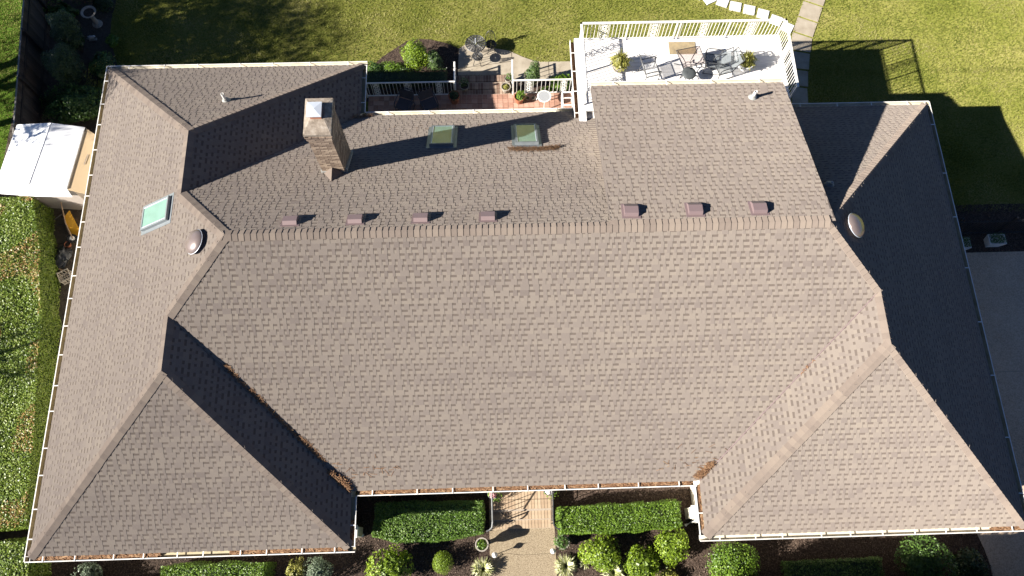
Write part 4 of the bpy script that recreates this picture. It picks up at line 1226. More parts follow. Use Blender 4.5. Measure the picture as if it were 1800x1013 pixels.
# brick steps down to the garden walk
st_ = thing("rear_steps", "shallow brick steps from the tiled patio down to the garden walk", "steps", (13.0, 17.7, 0))
cb = MB(); cb.box((0, -.2, .10), (2.1, .66, .2)); cb.box((0, .32, .05), (2.1, .42, .1)); cb.build("core", MT['mortar'], st_)
sbm = []
for i in range(5):
    b = MB(); b.box((0, 0, 0), (.092, .28, .05), 0, 0, i / 4); sbm.append(b.mesh("brick", MT['redbrick'], tone=True))
for yy, zz in ((-.36, .215), (-.05, .215), (.36, .115)):
    for i in range(20): link("brick", random.choice(sbm), st_, (-1.0 + .105 * i + .005, yy, zz + random.uniform(-.003, .003)))
# patio railings
prl = thing("patio_railing", "white railing with three scroll panels, shaded, left of the patio steps", "railing", (8.5, 17.18, PZ))
railing(prl, (0, 0), (3.42, 0), 0, .93, MT['white'], scrolls=(.45, 1.62, 2.82), posts=(.02, 3.4), spacing=.135, sw=.22, top=.05)
railing(prl, (3.42, 0), (3.42, .95), -.12, .90, MT['white'], spacing=.16, posts=(.93,), name="return_rail", top=.06)
prr = thing("patio_railing", "white railing with two scroll panels, sunlit, between the steps and the deck", "railing", (14.13, 17.18, PZ))
railing(prr, (0, 0), (2.35, 0), 0, .93, MT['white'], scrolls=(.62, 1.95), posts=(.02, 2.33), spacing=.15, sw=.22, top=.055)
railing(prr, (0, 0), (0, 1.0), -.12, .90, MT['white'], spacing=.17, posts=(.98,), name="return_rail", top=.06)

potted("terracotta_pot", "big terracotta pot in shade at the corner of the left patio railing", (11.88, 16.92), PZ, .21, .42, 'terra', 'taper', 'lf_dark', 160, .07, cat="plant pot")
potted("stone_pot", "weathered stone pot with green plant beside the left rail of the steps", (12.27, 17.52), .22, .17, .26, 'stone', 'round', 'lf_mid', 160, .06, fr=.2, fh=.22, kick=(-.02, .14))
potted("cream_pot", "cream round pot with yellowish plant on the steps by the right rail", (13.88, 17.42), .22, .18, .30, 'stone', 'round', 'lf_yel', 150, .05, fr=.13, fh=.08)
potted("cream_pot", "smaller cream pot with leafy sprig behind the yellowish one on the steps", (13.98, 17.88), .12, .13, .24, 'stone', 'round', 'lf_mid', 110, .06, fr=.16, fh=.2, kick=(.06, .06))
potted("terracotta_pot", "sunlit terracotta pot with bushy green plant under the right patio railing", (14.38, 16.86), PZ, .20, .34, 'terra', 'taper', 'lf_bright', 260, .07, fr=.2, fh=.26, kick=(.06, .05))
for xx, lb in ((14.70, "tiny clay pot next to the sunlit terracotta pot"), (14.93, "tiny clay pot next to the round white table")):
    potted("small_pot", lb, (xx, 16.93), PZ, .075, .13, 'stone', 'taper', 'lf_dark', 0)
wt = thing("side_table", "round white side table with glass top on the tiled patio", "table", (15.32, 16.72, PZ))
b = MB(); b.lathe((0, 0, .52), [(.225, 0), (.265, 0), (.27, .02), (.262, .03), (.225, .03), (.225, 0)], 28); b.build("rim", MT['white'], wt, smooth=False)
b = MB(); b.lathe((0, 0, .538), [(.228, 0), (.228, .008), (0.0, .008)], 24); b.build("glass_top", MT['tglass2'], wt)
for a in (-1.57, .55, 2.6):
    l = MB(); l.tube([(.24 * math.cos(a), .24 * math.sin(a), .52), (.27 * math.cos(a), .27 * math.sin(a), .25), (.33 * math.cos(a), .33 * math.sin(a), .01)], .02, 6); l.build("leg", MT['white'], wt)
rk_ = thing("plant_stand", "open white metal plant stand beside the deck downspout", "stand", (16.20, 16.5, PZ))
for sx in (-.2, .2):
    for sy in (-.28, .28):
        l = MB(); l.box((sx, sy, .35), (.045, .045, .7)); l.build("leg", MT['white'], rk_)
for z_ in (.3, .68):
    l = MB()
    for sx in (-.2, .2): l.box((sx, 0, z_), (.04, .52, .035))
    for sy in (-.28, .28): l.box((0, sy, z_), (.36, .04, .035))
    l.build("shelf_frame", MT['white'], rk_)
sling_chair("dark sling chair in the patio shade, left one under the gutter", (10.0, 16.6, PZ), math.radians(250), 'seat_dark', 'seat_dark', group="dark patio chairs", high=.8)
sling_chair("dark sling chair in the patio shade, nearer the big terracotta pot", (10.92, 16.6, PZ), math.radians(292), 'seat_dark', 'seat_dark', group="dark patio chairs", high=.8)

# wrought iron bistro set on the garden walk
def lattice_disc(b, c, R, r=.009, n=12):
    """Open cast-iron disc: rings, spokes and loops."""
    for q in (1.0, .82, .66, .5, .34, .17): b.ring(c, R * q, r * (1.4 if q == 1 else 1), 28, 4)
    for i in range(n):
        a = i * 2 * math.pi / n
        b.tube([Vector(c) + Vector((math.cos(a), math.sin(a), 0)) * R * .15, Vector(c) + Vector((math.cos(a), math.sin(a), 0)) * R], r, 4)
        b.ring(Vector(c) + Vector((math.cos(a + .26), math.sin(a + .26), 0)) * R * .83, R * .145, r, 8, 4)
        if i % 2 == 0: b.ring(Vector(c) + Vector((math.cos(a + .26), math.sin(a + .26), 0)) * R * .5, R * .13, r, 8, 4)
bt = thing("bistro_table", "round black wrought iron table on the garden walk by the lawn", "table", (12.74, 19.26, .03))
b = MB(); lattice_disc(b, (0, 0, .70), .39, .016, 18); b.build("tabletop", MT['iron'], bt)
b = MB()
for i in range(3):
    a = i * 2.094 + .4
    b.tube([(.06 * math.cos(a), .06 * math.sin(a), .68), (.05 * math.cos(a), .05 * math.sin(a), .35), (.26 * math.cos(a), .26 * math.sin(a), .02)], .018, 6)
b.build("pedestal", MT['iron'], bt)
b = MB(); b.tube([(0, 0, .70), (.0, 0, 1.02)], .02, 8); b.build("umbrella_sleeve", MT['galv'], bt)
def bistro_chair(label, loc, rz):
    t_ = thing("bistro_chair", label, "chair", loc, "black wrought iron chairs", rz)
    b = MB(); lattice_disc(b, (0, 0, .44), .20, .013); b.build("seat", MT['iron'], t_)
    for i in range(4):
        a = i * math.pi / 2 + .78
        l = MB(); l.tube([(.17 * math.cos(a), .17 * math.sin(a), .44), (.15 * math.cos(a), .15 * math.sin(a), .25), (.23 * math.cos(a), .23 * math.sin(a), .012)], .012, 5); l.build("leg", MT['iron'], t_)
    k_ = MB()
    pts = []
    for i in range(17):
        a = math.pi * i / 16
        pts.append((-.20 - .07 * math.sin(a), .19 * math.cos(a), .45 + .46 * math.sin(a) ** .8))
    k_.tube(pts, .017, 5)
    for yy in (-.1, 0, .1): k_.tube([(-.19, yy * .7, .45), (-.24, yy, .68), (-.262, yy * .8, .86)], .008, 4)
    for zc, rr in ((.58, .05), (.70, .06), (.80, .045)): k_.ring((-.235 - (zc - .58) * .1, 0, zc), rr, .008, 10, 4, (1, 0, .12))
    k_.build("backrest", MT['iron'], t_)
    return t_
bistro_chair("black iron chair pulled up in front of the round iron table", (12.80, 18.86, .03), math.radians(80))
bistro_chair("black iron chair with tall back on the lawn side of the iron table", (13.34, 19.42, .03), math.radians(275))

# ------------------------------------------------------------------ rear planting
shrub("round_shrub", "bright lime-green rounded shrub in the rear mulch bed", "shrub", (10.35, 18.88), (.50, .58, 1.15), 'lf_lime', 3000, .055, seed=3)
shrub("grey_shrub", "grey-green upright shrub just right of the lime rounded shrub", "shrub", (11.12, 18.62), (.30, .42, .95), 'lf_con', 1300, .06, seed=8)
shrub("low_shrub", "sunlit low shrub between the roof corner and the lime rounded shrub", "shrub", (9.45, 18.50), (.62, .26, .5), 'lf_bright', 1300, .055, seed=9)
shrub("low_shrub", "small green shrub tight against the rear wing gutter", "shrub", (8.72, 18.45), (.38, .36, .55), 'lf_mid', 800, .06, seed=10)
hedge("low_hedge", "dark low hedge in shade behind the left patio railing", [(8.4, 17.75), (8.4, 18.25), (11.6, 18.25), (11.6, 17.75)], .6, 'lf_dark', 420, .06, seed=2)
shrub("columnar_shrub", "upright columnar evergreen behind the right patio railing", "shrub", (14.93, 17.72), (.27, .27, 1.55), 'lf_con', 2300, .06, seed=4, rough=.25, clump=70)
shrub("leafy_shrub", "broad-leaved green shrub by the deck behind the right patio railing", "shrub", (16.05, 17.62), (.44, .30, .75), 'lf_bright', 420, .13, seed=5, clump=26)
shrub("low_shrub", "small green plant at the foot of the columnar evergreen", "shrub", (15.45, 17.45), (.3, .14, .3), 'lf_bright', 260, .08, seed=15)

# ------------------------------------------------------------------ left side: fence, garden, shed, hedge, clutter
fence = thing("board_fence", "dark board fence with pale cap along the left boundary", "fence", (-4.2, 19, 0))
fa, fb_ = Vector((-4.78, 24.0, 0)), Vector((-3.62, 13.6, 0))
fd = fb_ - fa; fl_ = fd.length; fd.normalize(); fang = math.atan2(fd.y, fd.x)
fm = []
for i in range(4):
    b = MB(); b.box((0, 0, .9), (.138, .02, 1.78), 0, 0, i / 3); fm.append(b.mesh("board", MT['wood_dark'], tone=True))
for i in range(int(fl_ / .145)):
    o = link("board", fm[i % 4], fence, fa + fd * (.145 * i + .07) - Vector((-4.2, 19, 0))); o.rotation_euler = (random.uniform(-.006, .006), 0, fang)
fn = Vector((-fd.y, fd.x, 0)); fn = fn if fn.x > 0 else -fn
for z_ in (.35, 1.45):
    b = MB(); b.box(tuple((fa + fb_) / 2 - Vector((-4.2, 19, 0)) + fn * .03 + Vector((0, 0, z_))), (fl_, .04, .09), fang); b.build("rail", MT['wood_dark'], fence)
b = MB(); b.box((0, 0, .93), (.1, .1, 1.86)); pmf = b.mesh("post", MT['wood_dark'])
for i in range(5):
    o = link("post", pmf, fence, fa + fd * (fl_ * (i + .2) / 5) - Vector((-4.2, 19, 0)) + fn * .09); o.rotation_euler = (0, 0, fang)
b = MB(); b.box(tuple((fa + fb_) / 2 - Vector((-4.2, 19, 0)) + Vector((0, 0, 1.80))), (fl_, .05, .025), fang); b.build("cap_board", MT['fence_top'], fence)

shrub("conifer", "rounded dark conifer in the shaded side garden, near the birdbath", "shrub", (-2.95, 19.75), (.62, .62, 2.3), 'lf_dark', 4200, .06, seed=21)
shrub("conifer", "rounded dark conifer in the shaded side garden, directly behind the feathery shrub", "shrub", (-2.85, 18.35), (.62, .72, 2.0), 'lf_dark', 4200, .06, seed=22)
shrub("feathery_shrub", "wide feathery green shrub between the shed and the dark conifers", "shrub", (-2.55, 16.9), (1.25, .85, 1.1), 'lf_mid', 3800, .085, seed=23, clump=110, rough=.25)
shrub("feathery_shrub", "smaller olive shrub against the rear left roof corner", "shrub", (-1.45, 18.1), (.75, .9, .8), 'lf_yel', 900, .085, seed=24, clump=50)
shrub("olive_shrub", "dusky olive shrub between the conifers and the lawn edge", "shrub", (-1.9, 18.9), (.5, .55, .7), 'lf_mid', 900, .08, seed=25, clump=40)
shrub("small_shrub", "small light green plant near the lawn edge below the birdbath", "shrub", (-1.75, 20.1), (.28, .3, .4), 'lf_bright', 320, .07, seed=26, clump=18)
shrub("fern_shrub", "fern-like dark plant beside the board fence at the back", "shrub", (-3.9, 21.4), (.7, .45, .6), 'lf_mid', 700, .12, seed=27, clump=26)
shrub("dark_shrub", "dark shrub at the very back of the side garden", "shrub", (-3.0, 22.5), (.9, .7, 1.3), 'lf_dark', 1600, .09, seed=28)
shrub("dark_shrub", "low dark shrub between birdbath and lawn", "shrub", (-2.35, 21.9), (.45, .4, .5), 'lf_dark', 900, .08, seed=29)

bb = thing("birdbath", "pale stone birdbath with ring-shaped bowl in the shaded side garden", "birdbath", (-2.55, 21.05, 0))
b = MB(); b.lathe((0, 0, 0), [(.2, 0), (.2, .06), (.12, .12), (.085, .3), (.085, .55), (.12, .66)], 18); b.build("pedestal", MT['stone'], bb)
b = MB(); b.lathe((0, 0, .64), [(.12, 0), (.26, .06), (.30, .12), (.30, .135), (.255, .135), (.2, .08), (0.0, .06)], 26); b.build("bowl", MT['stone'], bb)
b = MB(); b.lathe((0, 0, .73), [(.21, 0), (0.0, .001)], 20); b.build("water", MT['soil'], bb)
bo = thing("bird_ornament", "small white bird ornament on a flat stone in the side garden", "ornament", (-2.62, 20.3, 0))
b = MB(); b.box((0, 0, .03), (.3, .12, .05), .1); b.build("base_stone", MT['stone'], bo)
b = MB(); b.tube([(-.17, .04, .16), (-.08, .02, .15), (0, 0, .16), (.08, -.01, .19), (.13, -.02, .25), (.17, -.02, .26), (.2, -.02, .25)], [.012, .045, .07, .06, .04, .035, .01], 8); b.build("body", MT['white'], bo, smooth=True)
for sy in (-1, 1):
    b = MB(); b.add([(.04, sy * .05, .2), (-.06, sy * .07, .2), (-.2, sy * .06, .18), (-.05, sy * .1, .14)], [(0, 1, 2, 3), (3, 2, 1, 0)]); b.build("wing", MT['white'], bo)

# shed
shed = thing("garden_shed", "white-roofed garden shed with a tan lean-to panel left of the house", "shed", (-2.5, 13.9, 0))
def loc_(p): return (p[0] + 2.5, p[1] - 13.9, p[2])
sa = [(-3.49, 15.18, 2.1), (-2.10, 15.02, 2.42), (-1.07, 14.99, 2.15), (-1.32, 12.60, 2.15), (-2.45, 12.66, 2.42), (-3.80, 12.85, 2.1)]
b = MB()
up_ = [loc_(p) for p in sa]; dn_ = [(x, y, z - .05) for x, y, z in up_]
b.add(up_ + dn_, [(0, 1, 4, 5), (1, 2, 3, 4), (11, 10, 7, 6), (10, 9, 8, 7), (0, 6, 7, 1), (1, 7, 8, 2), (2, 8, 9, 3), (3, 9, 10, 4), (4, 10, 11, 5), (5, 11, 6, 0)])
rf = b.build("roof", MT['shedw'], shed)
b = MB()
for q in (0.33, .66):
    for (A, B, C_, D_) in ((0, 1, 5, 4), (1, 2, 4, 3)):
        pass
b.tube([Vector(loc_(sa[1])) + Vector((0, 0, .004)), Vector(loc_(sa[4])) + Vector((0, 0, .004))], .009, 6)
b.build("ridge_cap", MT['shedw'], rf)
b = MB()
b.add([loc_(p) for p in ((-3.80, 12.85, 2.09), (-2.45, 12.66, 2.41), (-1.32, 12.60, 2.14), (-1.33, 12.48, 1.72), (-2.45, 12.46, 1.86), (-3.82, 12.66, 1.72))], [(0, 5, 4, 1), (1, 4, 3, 2)])
b.build("front_awning", MT['shedw'], shed)
b = MB()
b.prism([loc_(p)[:2] for p in ((-3.45, 15.05, 0), (-1.15, 14.9, 0), (-1.38, 12.75, 0), (-3.7, 12.95, 0))], 0, 2.02)
b.build("wall", MT['sheds'], shed)
b = MB()
b.add([loc_(p) for p in ((-1.04, 14.97, 2.10), (-.42, 14.55, 1.98), (-.70, 12.45, 1.98), (-1.30, 12.58, 2.10), (-1.04, 14.97, 2.06), (-.42, 14.55, 1.94), (-.70, 12.45, 1.94), (-1.30, 12.58, 2.06))],
      [(0, 3, 2, 1), (4, 5, 6, 7), (0, 1, 5, 4), (1, 2, 6, 5), (2, 3, 7, 6), (3, 0, 4, 7)])
lp = b.build("lean_to_panel", MT['shedt'], shed)
b = MB(); b.add([loc_((-.86, 13.95, 2.062)), loc_((-.83, 13.94, 2.058)), loc_((-.90, 13.55, 2.062)), loc_((-.93, 13.56, 2.066))], [(0, 1, 2, 3), (3, 2, 1, 0)]); b.build("handle_slot", MT['sheds'], lp)
b = MB()
for (x, y) in ((-.5, 14.5), (-.78, 12.5)): b.box(loc_((x, y, .85)), (.07, .07, 1.7))
b.build("prop_post", MT['woodl'], shed)

# clipped hedges on the left boundary
hedge("boundary_hedge", "long clipped hedge with bronze new growth along the left side", [(-7.0, 12.85), (-2.98, 12.75), (-2.38, 10.5), (-1.98, 8.24), (-1.72, 6.29), (-1.55, 4.44), (-1.40, 2.84), (-1.32, 1.55), (-7.0, 1.45)], 1.25, 'lf_hedge', 2100, .066, top_extra='lf_bronze', frac=.34, side_dens=.6, bump=.06, seed=41)
hedge("boundary_hedge", "short clipped hedge below the gap at the lower left corner", [(-6.5, 1.12), (-1.12, 1.12), (-.98, .2), (-.9, -2.2), (-6.5, -2.2)], 1.22, 'lf_hedge', 2000, .066, side_dens=.6, bump=.08, seed=42)

# clutter between hedge and house
wbw = thing("wheelbarrow", "yellow wheelbarrow tipped on its side against the shed", "wheelbarrow", (-2.02, 12.02, .02))
Tm = Matrix.Rotation(math.radians(-58), 3, 'Z') @ Matrix.Rotation(math.radians(-112), 3, 'X')
def tb(p): return tuple(Tm @ Vector(p) + Vector((0, 0, .36)))
b = MB()
top = [(-.42, -.30, .14), (.44, -.26, .14), (.44, .26, .14), (-.42, .30, .14)]; bot = [(-.26, -.2, -.12), (.2, -.17, -.12), (.2, .17, -.12), (-.26, .2, -.12)]
vs = [tb(p) for p in top + bot] + [tb((x * .95, y * .94, z + .012)) for x, y, z in top + bot]
F = [(4, 5, 6, 7)] + [(i, (i + 1) % 4, (i + 1) % 4 + 4, i + 4) for i in range(4)]
b.add(vs, F + [tuple(j + 8 for j in reversed(f)) for f in F] + [(i, i + 8, (i + 1) % 4 + 8, (i + 1) % 4) for i in range(4)])
b.build("tray", MT['yellow'], wbw)
for sy in (-1, 1):
    b = MB(); b.tube([tb((.62, sy * .10, -.16)), tb((0, sy * .2, -.15)), tb((-.85, sy * .30, .02))], .02, 6); b.build("handle", MT['woodl'], wbw)
    b = MB(); b.tube([tb((-.2, sy * .2, -.14)), tb((-.3, sy * .2, -.4)), tb((-.4, sy * .22, -.12))], .014, 5); b.build("leg", MT['iron'], wbw)
b = MB(); q = Vector((0, 1, 0)); nrm = Tm @ q
b.ring(tb((.56, 0, -.16)), .145, .045, 18, 8, tuple(nrm)); wh = b.build("wheel", MT['rubber'], wbw, smooth=True)
b = MB(); b.lathe(tb((.56, 0, -.16)), [(.0, -.045), (.085, -.04), (.085, .04), (0.0, .045)], 14, M=nrm.to_track_quat('Z', 'Y').to_matrix()); b.build("rim", MT['white'], wh)
potted("clay_pot", "small broken clay pot by the barrow wheel", (-2.17, 11.38), 0, .11, .16, 'terra', 'taper', 'lf_dark', 0)
tp = thing("plastic_bag", "black shiny plastic bag slumped below the wheelbarrow", "bag", (-2.3, 10.95, 0))
b = MB()
nn_ = 14
vsb = []
for i in range(7):
    ph = i / 6 * math.pi / 2
    for k2 in range(nn_):
        a = 2 * math.pi * k2 / nn_
        rr = math.cos(ph) * (1 + .22 * math.sin(3 * a + i) + .1 * math.sin(7 * a + 2 * i))
        vsb.append((.26 * rr * math.cos(a), .40 * rr * math.sin(a), .26 * math.sin(ph) * (1 + .15 * math.sin(2 * a)) + .01))
b.add(vsb, [(i * nn_ + k2, i * nn_ + (k2 + 1) % nn_, (i + 1) * nn_ + (k2 + 1) % nn_, (i + 1) * nn_ + k2) for i in range(6) for k2 in range(nn_)])
b.build("bag_body", MT['tarp'], tp, smooth=False)
b = MB(); b.tube([(0, 0, .25), (.03, .04, .32), (.07, .06, .36)], [.05, .03, .06], 7); b.build("tied_neck", MT['tarp'], tp)
mc = thing("milk_crate", "open beige plastic crate on the ground beside the house wall", "crate", (-2.03, 10.12, 0), None, math.radians(28))
for sx, sy, lx, ly in ((0, -.19, .40, .02), (0, .19, .40, .02), (-.19, 0, .02, .36), (.19, 0, .02, .36)):
    b = MB(); b.box((sx, sy, .27), (lx, ly, .05)); b.box((sx, sy, .03), (lx, ly, .05))
    for q in (-.15, -.05, .05, .15): b.box((sx + (q if lx > .1 else 0), sy + (q if ly > .1 else 0), .15), (.03 if lx > .1 else .018, .03 if ly > .1 else .018, .2))
    b.build("side", MT['crate'], mc)
b = MB()
for q in (-.15, -.075, 0, .075, .15): b.box((q, 0, .015), (.02, .36, .014)); b.box((0, q, .012), (.36, .02, .01))
b.build("bottom_grid", MT['crate'], mc)
b = MB(); b.tube([(-2.5, 10.55, .03), (-2.3, 10.42, .05), (-2.05, 10.32, .04)], .025, 6); tag(b.build("plank_offcut", MT['woodl']), "thin pale stick lying behind the beige crate", "stick")

# ------------------------------------------------------------------ front garden
es = thing("entry_steps", "tan brick landing and steps leading down to the front path", "steps", (13.96, 1.9, 0))
ZL = [(1.62, 3.0, .45), (1.34, 1.62, .30), (1.08, 1.34, .15)]
cb = MB()
for y0_, y1_, z_ in ZL: cb.box((0, (y0_ + y1_) / 2 - 1.9, (z_ - .055) / 2), (2.08, y1_ - y0_ + .02, z_ - .055))
cb.build("core", MT['mortar'], es)
ebm = []
for i in range(5):
    b = MB(); b.box((0, 0, 0), (.094, .285, .055), 0, 0, i / 4); ebm.append(b.mesh("brick", MT['paver'], tone=True))
ebh = []
for i in range(4):
    b = MB(); b.box((0, 0, 0), (.20, .066, .055), 0, 0, i / 3); ebh.append(b.mesh("brick", MT['paver'], tone=True))
for yc, z_ in ((1.22, .15), (1.50, .30), (1.81, .45), (2.11, .45), (2.46, .45)):
    for i in range(20): link("brick", random.choice(ebm), es, (-.995 + i * .1045, yc - 1.9, z_ - .0285 + random.uniform(-.003, .003)))
for yc, z_ in ((2.29, .45),):
    for i in range(10): link("brick", random.choice(ebh), es, (-.94 + i * .209, yc - 1.9, z_ - .0285))
def hand_rail(label, x, m, sx):
    t_ = thing("entry_handrail", label, "handrail", (x, 1.9, 0))
    b = MB()
    b.tube([(0, .75, 1.33), (0, -.15, 1.33), (0, -.62, 1.05), (sx * .02, -.78, .99), (sx * .1, -.86, .97), (sx * .2, -.9, .98)], .024, 8); b.build("rail", MT[m], t_)
    b = MB(); b.tube([(0, .75, .58), (0, -.15, .58), (0, -.62, .28)], .012, 6); b.build("bottom_rail", MT[m], t_)
    pb_ = MB(); pb_.box((0, 0, .44), (.016, .016, .84)); pm_ = pb_.mesh("baluster", MT[m])
    for i in range(6): link("baluster", pm_, t_, (0, .7 - i * .145, .46))
    for yy, zz in ((-.2, .42), (-.34, .33), (-.48, .25), (-.62, .16)):
        link("baluster", pm_, t_, (0, yy, zz))
    s3 = MB()
    for zc in (.75, .95, 1.14): s3.ring((0, .24, zc), .07, .01, 12, 4, (1, 0, 0))
    for zc in (.85, 1.05): s3.ring((0, .36, zc), .06, .01, 12, 4, (1, 0, 0))
    s3.build("scroll", MT[m], t_)
    b = MB(); b.box((0, -.70, .52), (.035, .035, 1.0)); b.build("newel", MT[m], t_)
hand_rail("grey iron handrail with scrolls on the left of the front steps", 13.02, 'iron_grey', -1)
hand_rail("black iron handrail on the right of the front steps", 14.92, 'iron', 1)
for x, lb, m1 in ((13.05, "planter of pink blooms at the left of the front landing", 'bloom'), (14.85, "planter of white blooms at the right of the front landing", 'bloomw')):
    p_ = potted("flower_planter", lb, (x, 2.16 if m1 == 'bloom' else 2.22), .45, .17, .26, 'iron_grey', 'taper', 'lf_bright', 160, .07, fr=.24, fh=.22, kick=(.06, -.02), cat="planter")
    D = RNG.normal(0, 1, (90, 3)); D /= np.linalg.norm(D, axis=1, keepdims=True); D[:, 2] = np.abs(D[:, 2])
    np_quads("blooms", leaf_quads(D * np.array([.11, .09, .09]) + np.array([0.0, -.06, .40]), D, .06, .9, .4), MT[m1], p_, RNG.uniform(0, 1, 90))

hedge("entry_hedge", "glossy clipped hedge left of the entry steps, half in shade", [(9.25, .95), (9.35, 1.95), (12.72, 1.95), (12.72, .98), (11.3, .78), (10.0, .76)], .85, 'lf_box', 2000, .055, bump=.05, seed=51)
hedge("entry_hedge", "sunlit clipped hedge right of the entry steps under the eave", [(15.12, .86), (15.12, 1.68), (17.85, 1.72), (18.95, 1.76), (19.0, .98), (17.4, .86)], .85, 'lf_bright', 2000, .055, bump=.06, seed=52)
shrub("leafy_bush", "bright broad-leaved bush at the bottom edge right of the left wing", "bush", (9.85, .05), (.60, .62, 1.2), 'lf_lime', 1500, .085, seed=61, clump=70)
shrub("ball_bush", "small clipped ball bush between the left bushes and the path", "bush", (11.42, .12), (.34, .36, .72), 'lf_lime', 2600, .028, seed=62, rough=.06)
potted("stone_urn", "white stone urn planter with green plant at the left edge of the front path", (12.67, .62), 0, .19, .85, 'stone', 'urn', 'lf_bright', 260, .06, fr=.21, fh=.16, cat="urn")
potted("stone_urn", "squat stone urn with leafy plant at the right edge of the front path", (15.22, .62), 0, .20, .50, 'stone', 'urn', 'lf_mid', 420, .06, fr=.26, fh=.26, kick=(-.03, .02), cat="urn")
grass_clump("ornamental_grass", "pale variegated grass clump left of the front path", (12.68, -.12), .38, 330, 'lf_var', .38, w=.011)
grass_clump("ornamental_grass", "pale variegated grass clump right of the front path", (15.30, -.10), .38, 330, 'lf_var', .38, w=.011)
grass_clump("ornamental_grass", "pale variegated grass at the feet of the two front lime bushes", (16.80, -.34), .40, 200, 'lf_var', .34)
grass_clump("ornamental_grass", "thin dry grass tuft between the path grass and the nearest lime bush", (15.95, .0), .22, 60, 'lf_var', .2)
shrub("leafy_bush", "lime-green bush in front of the sunlit hedge, nearest the path", "bush", (16.42, .24), (.58, .55, 1.0), 'lf_lime', 1900, .07, seed=63, clump=85)
shrub("leafy_bush", "lime-green bush at the bottom edge, middle of three in front of the sunlit hedge", "bush", (17.65, -.12), (.60, .58, 1.0), 'lf_lime', 2000, .07, seed=64, clump=85)
shrub("leafy_bush", "lime-green bush by the right wing's corner, farthest from the path", "bush", (18.66, .42), (.50, .62, 1.1), 'lf_lime', 1900, .065, seed=65, clump=85)
shrub("round_bush", "large round mid-green bush below the right wing's left corner", "bush", (20.45, -.18), (.80, .66, 1.15), 'lf_bright', 3600, .065, seed=66, rough=.18, clump=150)
shrub("pale_shrub", "small pale green plant between the lime bushes and the big round bush", "bush", (18.55, -.55), (.4, .3, .4), 'lf_yel', 260, .07, seed=67, clump=20)
shrub("dark_bush", "large dark shaded bush below the right wing near the driveway", "bush", (26.55, -.25), (.85, .75, 1.25), 'lf_mid', 2600, .075, seed=68)
shrub("dark_bush", "low dark bush near the driveway edge at the bottom right", "bush", (28.1, -.45), (.6, .55, .7), 'lf_dark', 1200, .07, seed=69)
hedge("dark_hedge", "low dark hedge in shade at the bottom edge below the right wing", [(22.2, -.75), (22.2, -.15), (25.2, -.15), (25.2, -.75)], .75, 'lf_mid', 900, .06, seed=53)
shrub("silver_shrub", "silvery grey-green shrub below the left wing's front gutter", "shrub", (.52, .05), (.36, .42, 1.0), 'lf_grey', 700, .075, seed=71, clump=36)
hedge("wing_hedge", "clipped green hedge below the middle of the left wing's front gutter", [(2.85, -.7), (2.85, .28), (6.0, .30), (6.0, -.7)], .95, 'lf_bright', 1500, .06, bump=.08, seed=54)
shrub("pale_shrub", "yellowish-green shrub below the left wing, left one of a pair", "shrub", (6.82, .0), (.32, .36, .85), 'lf_yel', 700, .06, seed=72, clump=36)
shrub("silver_shrub", "grey-green shrub below the left wing, right one of a pair", "shrub", (7.55, .02), (.42, .5, 1.0), 'lf_grey', 1300, .06, seed=73, clump=60)
for x, y, lb in ((13.06, .30, "white-capped path light at the left edge of the front path"), (14.90, .36, "white-capped path light at the right edge of the front path")):
    t_ = thing("path_light", lb, "path light", (x, y, .0), "path lights")
    b = MB(); b.tube([(0, 0, 0), (0, 0, .42)], .011, 6); b.build("stake", MT['galv'], t_)
    b = MB(); b.lathe((0, 0, .40), [(.02, 0), (.075, .09), (.075, .10)], 12); b.build("lens", MT['iron_grey'], t_)
    b = MB(); b.lathe((0, 0, .50), [(.09, 0), (.085, .03), (.03, .09), (0.012, .10), (.008, .16), (0.0, .165)], 14); b.build("cap", MT['white'], t_)

# ------------------------------------------------------------------ right side
for x, y, w, lb in ((31.62, 10.62, .62, "white tapered planter box with green plants beside the driveway"), (30.35, 10.5, .5, "white planter mostly hidden under the right eave")):
    t_ = thing("planter_box", lb, "planter", (x, y, 0))
    b = MB()
    w0, w1, h_ = w * .38, w * .5, .42
    lo_ = [(-w0, -.15, 0), (w0, -.15, 0), (w0, .15, 0), (-w0, .15, 0)]; hi_ = [(-w1, -.2, h_), (w1, -.2, h_), (w1, .2, h_), (-w1, .2, h_)]
    ii = [(p[0] * .9, p[1] * .85, h_) for p in hi_]; jj = [(p[0] * .9, p[1] * .85, h_ - .07) for p in hi_]
    b.add(lo_ + hi_ + ii + jj, [(3, 2, 1, 0)] + [(i, (i + 1) % 4, (i + 1) % 4 + 4, i + 4) for i in range(4)] + [(i + 4, (i + 1) % 4 + 4, (i + 1) % 4 + 8, i + 8) for i in range(4)] + [(i + 8, (i + 1) % 4 + 8, (i + 1) % 4 + 12, i + 12) for i in range(4)] + [(12, 13, 14, 15)])
    b.build("box", MT['white'], t_)
    n = 320
    P3 = np.stack([RNG.uniform(-w1 * .85, w1 * .85, n), RNG.uniform(-.16, .2, n), h_ + RNG.uniform(-.05, .12, n)], 1)
    np_quads("foliage", leaf_quads(P3, np.tile([0, 0, 1.0], (n, 1)), .06), MT['lf_mid'], t_, RNG.uniform(0, 1, n))
gt_ = thing("iron_fence", "black iron picket fence crossing from the house to the right edge", "fence", (29.3, 11.0, 0))
for z_ in (.15, 1.15):
    b = MB(); b.box((4.2, 0, z_), (8.4, .035, .035)); b.build("rail", MT['iron'], gt_)
b = MB(); b.box((0, 0, .65), (.02, .02, 1.3)); pk = b.mesh("picket", MT['iron'])
for i in range(72): link("picket", pk, gt_, (.05 + i * .115, 0, 0))
b = MB(); b.box((0, 0, .7), (.06, .06, 1.4)); pk = b.mesh("post", MT['iron'])
for x in (.6, 2.55, 4.5, 6.45): link("post", pk, gt_, (x, .04, 0))

